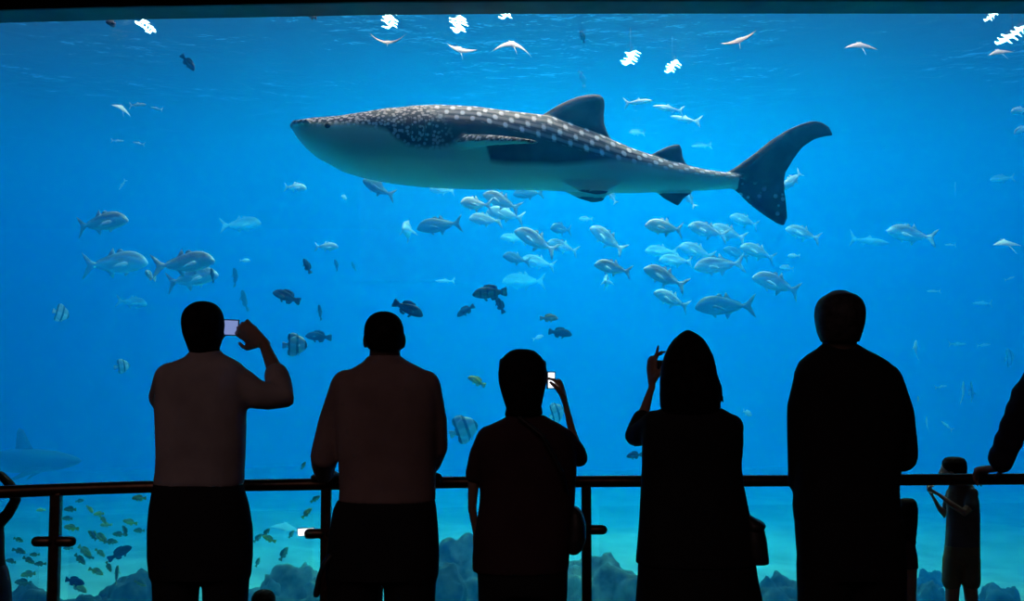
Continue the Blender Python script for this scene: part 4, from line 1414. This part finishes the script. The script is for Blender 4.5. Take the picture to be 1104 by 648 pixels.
for nm, rows in (('bag_body', [(561, 800, 812, .05), (566, 798, 822, .07), (580, 797, 825, .08), (598, 798, 827, .085), (606, 800, 828, .08)]),
                 ('flap', [(553, 800, 805, .05), (557, 798, 812, .07), (562, 797, 822, .082), (566, 797, 825, .088), (570, 799, 820, .088)])):
    bm = bmesh.new()
    f.loft(bm, rows)
    me = fuse(bm, nm, LEATHER, .008, 3)
    me.transform(Matrix.Translation(-bg_.location))
    link(nm, me, bg_)

# --- big man on the right
f = Fig('person', 'broad shouldered man in a loose black shirt with one hand at the rail', 3.6, 0, 910)
TOR = [(370, 887, 923), (376, 881, 932), (382, 871, 944), (390, 862, 957), (402, 857, 967), (420, 856, 975), (445, 857, 977), (470, 858, 975), (500, 858, 971), (525, 857, 968), (545, 855, 969), (562, 857, 971)]
LA = [(873, 412, 0, .058), (865, 440, .0, .054), (864, 468, .02, .050), (863, 520, .05, .044), (866, 566, .09, .03)]
RA = [(954, 410, 0, .062), (966, 445, .02, .062), (972, 484, .03, .056), (966, 500, .17, .04), (952, 513, .33, .03)]
LEG = legs_of(f, (889, 946), 606, (.097, .09, .085))
f.core(TOR + [(590, 864, 970), (625, 866, 972)], [LA, RA], LEG, [(905, 390, 0, .06), (905, 360, .01, .06)])
f.head(904.5, 345, 47, 66, yaw=8, dd=.03)
f.hand(f.p(866, 565, .09), Vector((.05, .15, -1)), (1, .1, 0), 1.05, 22, thumb=1)
f.hand(f.p(952, 512, .33), Vector((-.1, 1, .02)), (0, .2, -1), 1.05, 30, thumb=-1)
f.fused('body', f.body, SKIN_DARK, .007, 3)
f.garment('shirt', C_BLACK, [TOR], [LA[:4], RA[:3] + [(972, 492, .04, .056)]], label='loose black shirt')
f.garment('trousers', C_BLACK, [[(556, 857, 972), (575, 858, 974), (600, 860, 975), (622, 862, 975)]], (), tubes=LEG, label='black trousers')
bm = bmesh.new()
f.loft(bm, [(315, 899, 911, .02), (316.5, 893, 917, .045), (319.5, 887, 922.5, .068), (324, 882, 927, .087), (331, 879, 930, .098), (340, 878, 930.5, .1), (349, 879, 929.5, .098), (359, 881, 927, .088), (369, 885, 924, .07)], dy=-.012, e=2.1)
f.fused('hair', bm, HAIR_GREY, .007, 2, label='short dark hair')
for P, R in LEG:
    f.shoe(P[-1].x)

# --- person at the right edge, one arm on the rail
f = Fig('person', 'person at the right edge in a crumpled navy jacket with one arm on the rail', 3.78, 0, 1178)
TOR = [(372, 1162, 1194), (380, 1146, 1210), (390, 1134, 1222), (410, 1128, 1230), (450, 1130, 1228), (500, 1132, 1226), (540, 1132, 1226), (560, 1134, 1224)]
LA = [(1138, 392, 0, .060), (1119, 410, .04, .056), (1104, 437, .08, .053), (1090, 470, .14, .047), (1079, 503, .2, .032)]
RA = [(1217, 400, 0, .056), (1228, 470, .0, .05), (1226, 540, .05, .03)]
LEG = legs_of(f, (1157, 1202), 590, (.09, .075, .07))
f.core(TOR + [(590, 1136, 1222), (615, 1138, 1220)], [LA, RA], LEG, [(1178, 390, 0, .055), (1178, 362, .01, .055)])
f.head(1178, 346, 44, 64, yaw=10)
f.hand(f.p(1078, 505, .2), Vector((-.3, .8, -.12)), (0, .1, -1), 1.0, 34, thumb=-1)
f.hand(f.p(1226, 540, .05), Vector((0, .1, -1)), (-1, .1, 0), 1.0, 25, thumb=-1)
f.fused('body', f.body, SKIN, .007, 3)
folds = [[(1109 - i * 7, 426 + i * 16, .07 + i * .025, .060 - i * .0028), (1107 - i * 7, 430 + i * 16, .075 + i * .025, .059 - i * .0028)] for i in range(5)]
f.garment('jacket', C_NAVY, [TOR], [LA[:4] + [(1080, 499, .19, .040)], RA[:2]] + folds, smooth=2, label='crumpled navy jacket')
f.garment('trousers', C_BLACK, [[(556, 1134, 1224), (590, 1132, 1226), (612, 1134, 1224)]], (), tubes=LEG, label='black trousers')
bm = bmesh.new()
f.loft(bm, [(315, 1168, 1188, .04), (320, 1160, 1196, .07), (330, 1155, 1201, .095), (345, 1154, 1202, .1), (360, 1158, 1198, .085), (368, 1162, 1194, .07)], dy=-.012)
f.fused('hair', bm, HAIR, .008, 2)
for P, R in LEG:
    f.shoe(P[-1].x)

# --- boy in shorts down by the window
f = Fig('person', 'boy in a checked shirt and shorts looking down at a phone by the window', 9.7, LOW_Z, 1038)
TOR = [(519, 1029, 1043), (523, 1024, 1049), (529, 1022, 1052), (540, 1021, 1055), (555, 1021, 1056), (575, 1020, 1056), (591, 1019, 1056)]
LA = [(1026, 531, .05, .05), (1021, 545, .12, .043), (1018, 556, .16, .040), (1011, 545, .16, .032), (1005, 534, .12, .025)]
RA = [(1048, 532, -.06, .058), (1046, 545, -.14, .052), (1040, 553, -.16, .045), (1025, 543, -.12, .036), (1012, 533, -.06, .027)]
LEG = []
for px, sx in ((1027, 1025), (1046, 1051)):
    a, b, c = f.p(px, 606), f.p(px, 634), f.p(sx, 672)
    LEG.append(([a, b, Vector((c.x, f.D, f.floor + .07))], [.088, .065, .045]))
f.core(TOR + [(606, 1021, 1054)], [LA, RA], [], [(1033, 528, 0, .055), (1030, 514, .0, .052)], .012)
for P, R in LEG:
    tube(f.body, P, R, 14)
f.head(1027.5, 507, 22, 28, yaw=62, dd=0)
f.hand(f.p(1005, 535, .12), Vector((-.4, -.2, .7)), (.8, -.3, .3), 1.0, 35, thumb=-1)
f.hand(f.p(1012, 533, -.06), Vector((-.8, .3, .45)), (.1, .3, 1), 1.0, 35, thumb=1)
f.fused('body', f.body, SKIN, .010, 3)
f.garment('shirt', C_STRIPE, [TOR], [LA[:2], RA[:2]], voxel=.012, smooth=3, label='checked short sleeved shirt')
SH = [([f.p(1027, 603), f.p(1026, 627)], [.092, .088]), ([f.p(1046, 603), f.p(1046.5, 627)], [.092, .088])]
f.garment('shorts', C_OLIVE, [[(587, 1019, 1056), (597, 1018, 1056), (606, 1018, 1056)]], (), tubes=SH, voxel=.012, smooth=3, label='olive shorts')
bm = bmesh.new()
f.loft(bm, [(492.5, 1022, 1034, .05), (494, 1018, 1038, .08), (498, 1015.5, 1040, .105), (504, 1016, 1040.5, .11), (510, 1021, 1040, .095), (515, 1025, 1038, .07)], dy=-.02)
f.fused('hair', bm, HAIR, .01, 2)
for P, R in LEG:
    f.shoe(P[-1].x, 35)
phone(1002, 527, 9.72, .14, .075, 55, 20, 'dark phone in the hands of the boy in shorts', emitter('phone_dim', (.3, .45, .6), .12))

# --- girl partly hidden behind the big man
f = Fig('person', 'girl with long dark hair standing by the window behind the big man', 9.6, LOW_Z, 976)
TOR = [(561, 972, 980), (566, 967, 985), (575, 967, 985), (590, 966, 987), (600, 965, 989), (613, 964, 990)]
LA = [(969, 569, 0, .03), (967, 585, 0, .026), (967, 600, .03, .02)]
RA = [(983, 569, 0, .03), (985, 585, 0, .026), (984, 600, .05, .02)]
LEG = []
for px in (971.5, 982.5):
    a, c = f.p(px, 605), f.p(px, 678)
    LEG.append(([a, f.p(px, 642), Vector((a.x, f.D, f.floor + .06))], [.055, .045, .035]))
f.core(TOR, [LA, RA], [], [(976, 568, 0, .035), (976, 555, 0, .035)], .01)
for P, R in LEG:
    tube(f.body, P, R, 14)
f.head(977, 551, 18, 25, yaw=-12, dd=.02)
for q, th in ((LA[-1], 1), (RA[-1], -1)):
    f.hand(f.p(*q[:3]), Vector((0, .2, -1)), (th, 0, 0), .75, 25, thumb=th)
f.fused('body', f.body, SKIN, .009, 3)
f.garment('dress', C_PLUM, [TOR], [LA[:2], RA[:2]], voxel=.011, smooth=3, label='dark short dress')
bm = bmesh.new()
f.loft(bm, [(537, 971, 983, .04), (540, 968, 986, .07), (547, 967, 987.5, .09), (557, 967, 987.5, .085), (568, 968, 987, .07), (579, 970, 985, .045)], dy=-.03)
for i, x in enumerate((970, 975, 980, 985)):
    f.limb(bm, [(x, 574, -.06, .03), (x + 1, 584 + (i % 2) * 3, -.06, .01)])
f.fused('hair', bm, HAIR, .01, 2)
for P, R in LEG:
    f.shoe(P[-1].x, 0)

# --- person at the left edge, arm raised
f = Fig('person', 'person at the left edge down by the window with a raised bent arm', 9.5, LOW_Z, -15)
TOR = [(551, -22, -8), (556, -29, 0), (563, -31, 3), (580, -31, 4), (600, -31, 4), (612, -32, 6)]
RA = [(-1, 564, 0, .058), (9, 553, -.02, .052), (17, 539, 0, .048), (11, 523, .08, .044), (1, 512, .14, .036)]
LA = [(-28, 566, 0, .05), (-32, 585, .05, .04), (-30, 600, .1, .028)]
LEG = []
for px in (-22, -6):
    a = f.p(px, 615)
    LEG.append(([a, f.p(px, 645), Vector((a.x, f.D, f.floor + .06))], [.07, .05, .04]))
f.core(TOR, [RA, LA], [], [(-15, 558, 0, .05), (-15, 545, 0, .05)], .01)
for P, R in LEG:
    tube(f.body, P, R, 14)
f.head(-15, 530, 24, 30, yaw=-10)
f.hand(f.p(1, 512, .14), Vector((-.9, .2, .2)), (0, 1, -.2), 1.0, 30, thumb=1)
f.hand(f.p(-30, 600, .1), Vector((.1, .2, -1)), (1, 0, 0), 1.0, 25, thumb=1)
f.fused('body', f.body, SKIN_DARK, .01, 3)
f.garment('shirt', C_BLACK, [TOR], [RA, LA[:2]], voxel=.012, smooth=3)
bm = bmesh.new()
f.loft(bm, [(608, -32, 5), (614, -34, 8), (630, -37, 11), (650, -39, 12), (660, -39, 12)])
f.fused('skirt', bm, C_NAVY, .012, 3)
bm = bmesh.new()
f.loft(bm, [(514, -20, -10, .05), (517, -26, -5, .09), (525, -28, -3, .115), (535, -28, -3, .11), (548, -25, -6, .08)], dy=-.02)
f.fused('hair', bm, HAIR, .01, 2)
for P, R in LEG:
    f.shoe(P[-1].x)

# --- small child sitting on the lower floor
f = Fig('person', 'small child sitting on the lower floor, only the dark head showing', 9.2, LOW_Z, 284)
TOR = [(660, 279, 290), (664, 273, 296), (672, 271, 298), (685, 270, 299), (694, 271, 298)]
f.loft(f.body, TOR, .7, -.01)
f.limb(f.body, [(284, 668, 0, .04), (284, 655, 0, .04)])
for px in (276, 292):
    f.limb(f.body, [(px, 692, .0, .055), (px + (px - 284) * .8, 684, .22, .045), (px, 694, .38, .03)])
ARMS = []
for s in (-1, 1):
    ARMS.append([(284 + s * 12, 668, 0, .033), (284 + s * 15, 680, .06, .03), (284 + s * 10, 682, .2, .022)])
    f.limb(f.body, ARMS[-1])
    f.hand(f.p(284 + s * 10, 682, .2), Vector((-s * .2, 1, -.1)), (0, 0, -1), .6, 25, thumb=-s)
f.head(284.5, 650, 24, 28, yaw=-12, dd=.01)
f.fused('body', f.body, SKIN, .009, 3)
f.garment('shirt', C_NAVY, [TOR], [a[:2] for a in ARMS], voxel=.012, smooth=3)
bm = bmesh.new()
f.loft(bm, [(636, 279, 290, .05), (638, 275, 294, .08), (643, 272, 297, .105), (650, 272, 297, .11), (657, 275, 294, .09)], dy=-.015)
f.fused('hair', bm, HAIR, .01, 2)

# --- person hidden behind the second man, holding out a lit phone
f = Fig('person', 'person behind the second man whose hand holds out a bright phone', 9.2, LOW_Z, 396)
TOR = [(552, 389, 403), (557, 381, 411), (565, 378, 414), (590, 380, 412), (612, 379, 413)]
LA = [(383, 566, 0, .048), (372, 580, .02, .042), (362, 588, .05, .04), (352, 583, .06, .033), (343, 578, .05, .026)]
RA = [(409, 566, 0, .048), (413, 588, 0, .04), (412, 608, .04, .026)]
LEG = []
for px in (388, 404):
    a = f.p(px, 615)
    LEG.append(([a, f.p(px, 650), Vector((a.x, f.D, f.floor + .06))], [.085, .07, .06]))
f.core(TOR, [LA, RA], LEG, [(396, 558, 0, .05), (396, 545, 0, .05)], .01)
f.head(396, 531, 24, 32, yaw=20)
f.hand(f.p(343, 578, .05), Vector((-1, .1, -.1)), (0, -.3, 1), 1.0, 35, thumb=-1)
f.hand(f.p(412, 608, .04), Vector((0, .1, -1)), (-1, 0, 0), 1.0, 25, thumb=-1)
f.fused('body', f.body, SKIN, .01, 3)
f.garment('shirt', C_NAVY, [TOR], [LA[:4], RA[:2]], voxel=.012, smooth=3)
f.garment('trousers', C_BLACK, [[(608, 379, 413), (622, 378, 414), (632, 379, 413)]], (), tubes=LEG, voxel=.012, smooth=3)
bm = bmesh.new()
f.loft(bm, [(514, 391, 401, .05), (517, 386, 406, .09), (525, 383, 409, .115), (536, 384, 408, .1), (544, 387, 405, .08)], dy=-.02)
f.fused('hair', bm, HAIR, .01, 2)
for P, R in LEG:
    f.shoe(P[-1].x)
phone(330, 573.5, 9.14, .15, .07, 0, -3, 'bright white phone screen beside the second post', emitter('phone_bright', (1, .95, .9), 1.6))
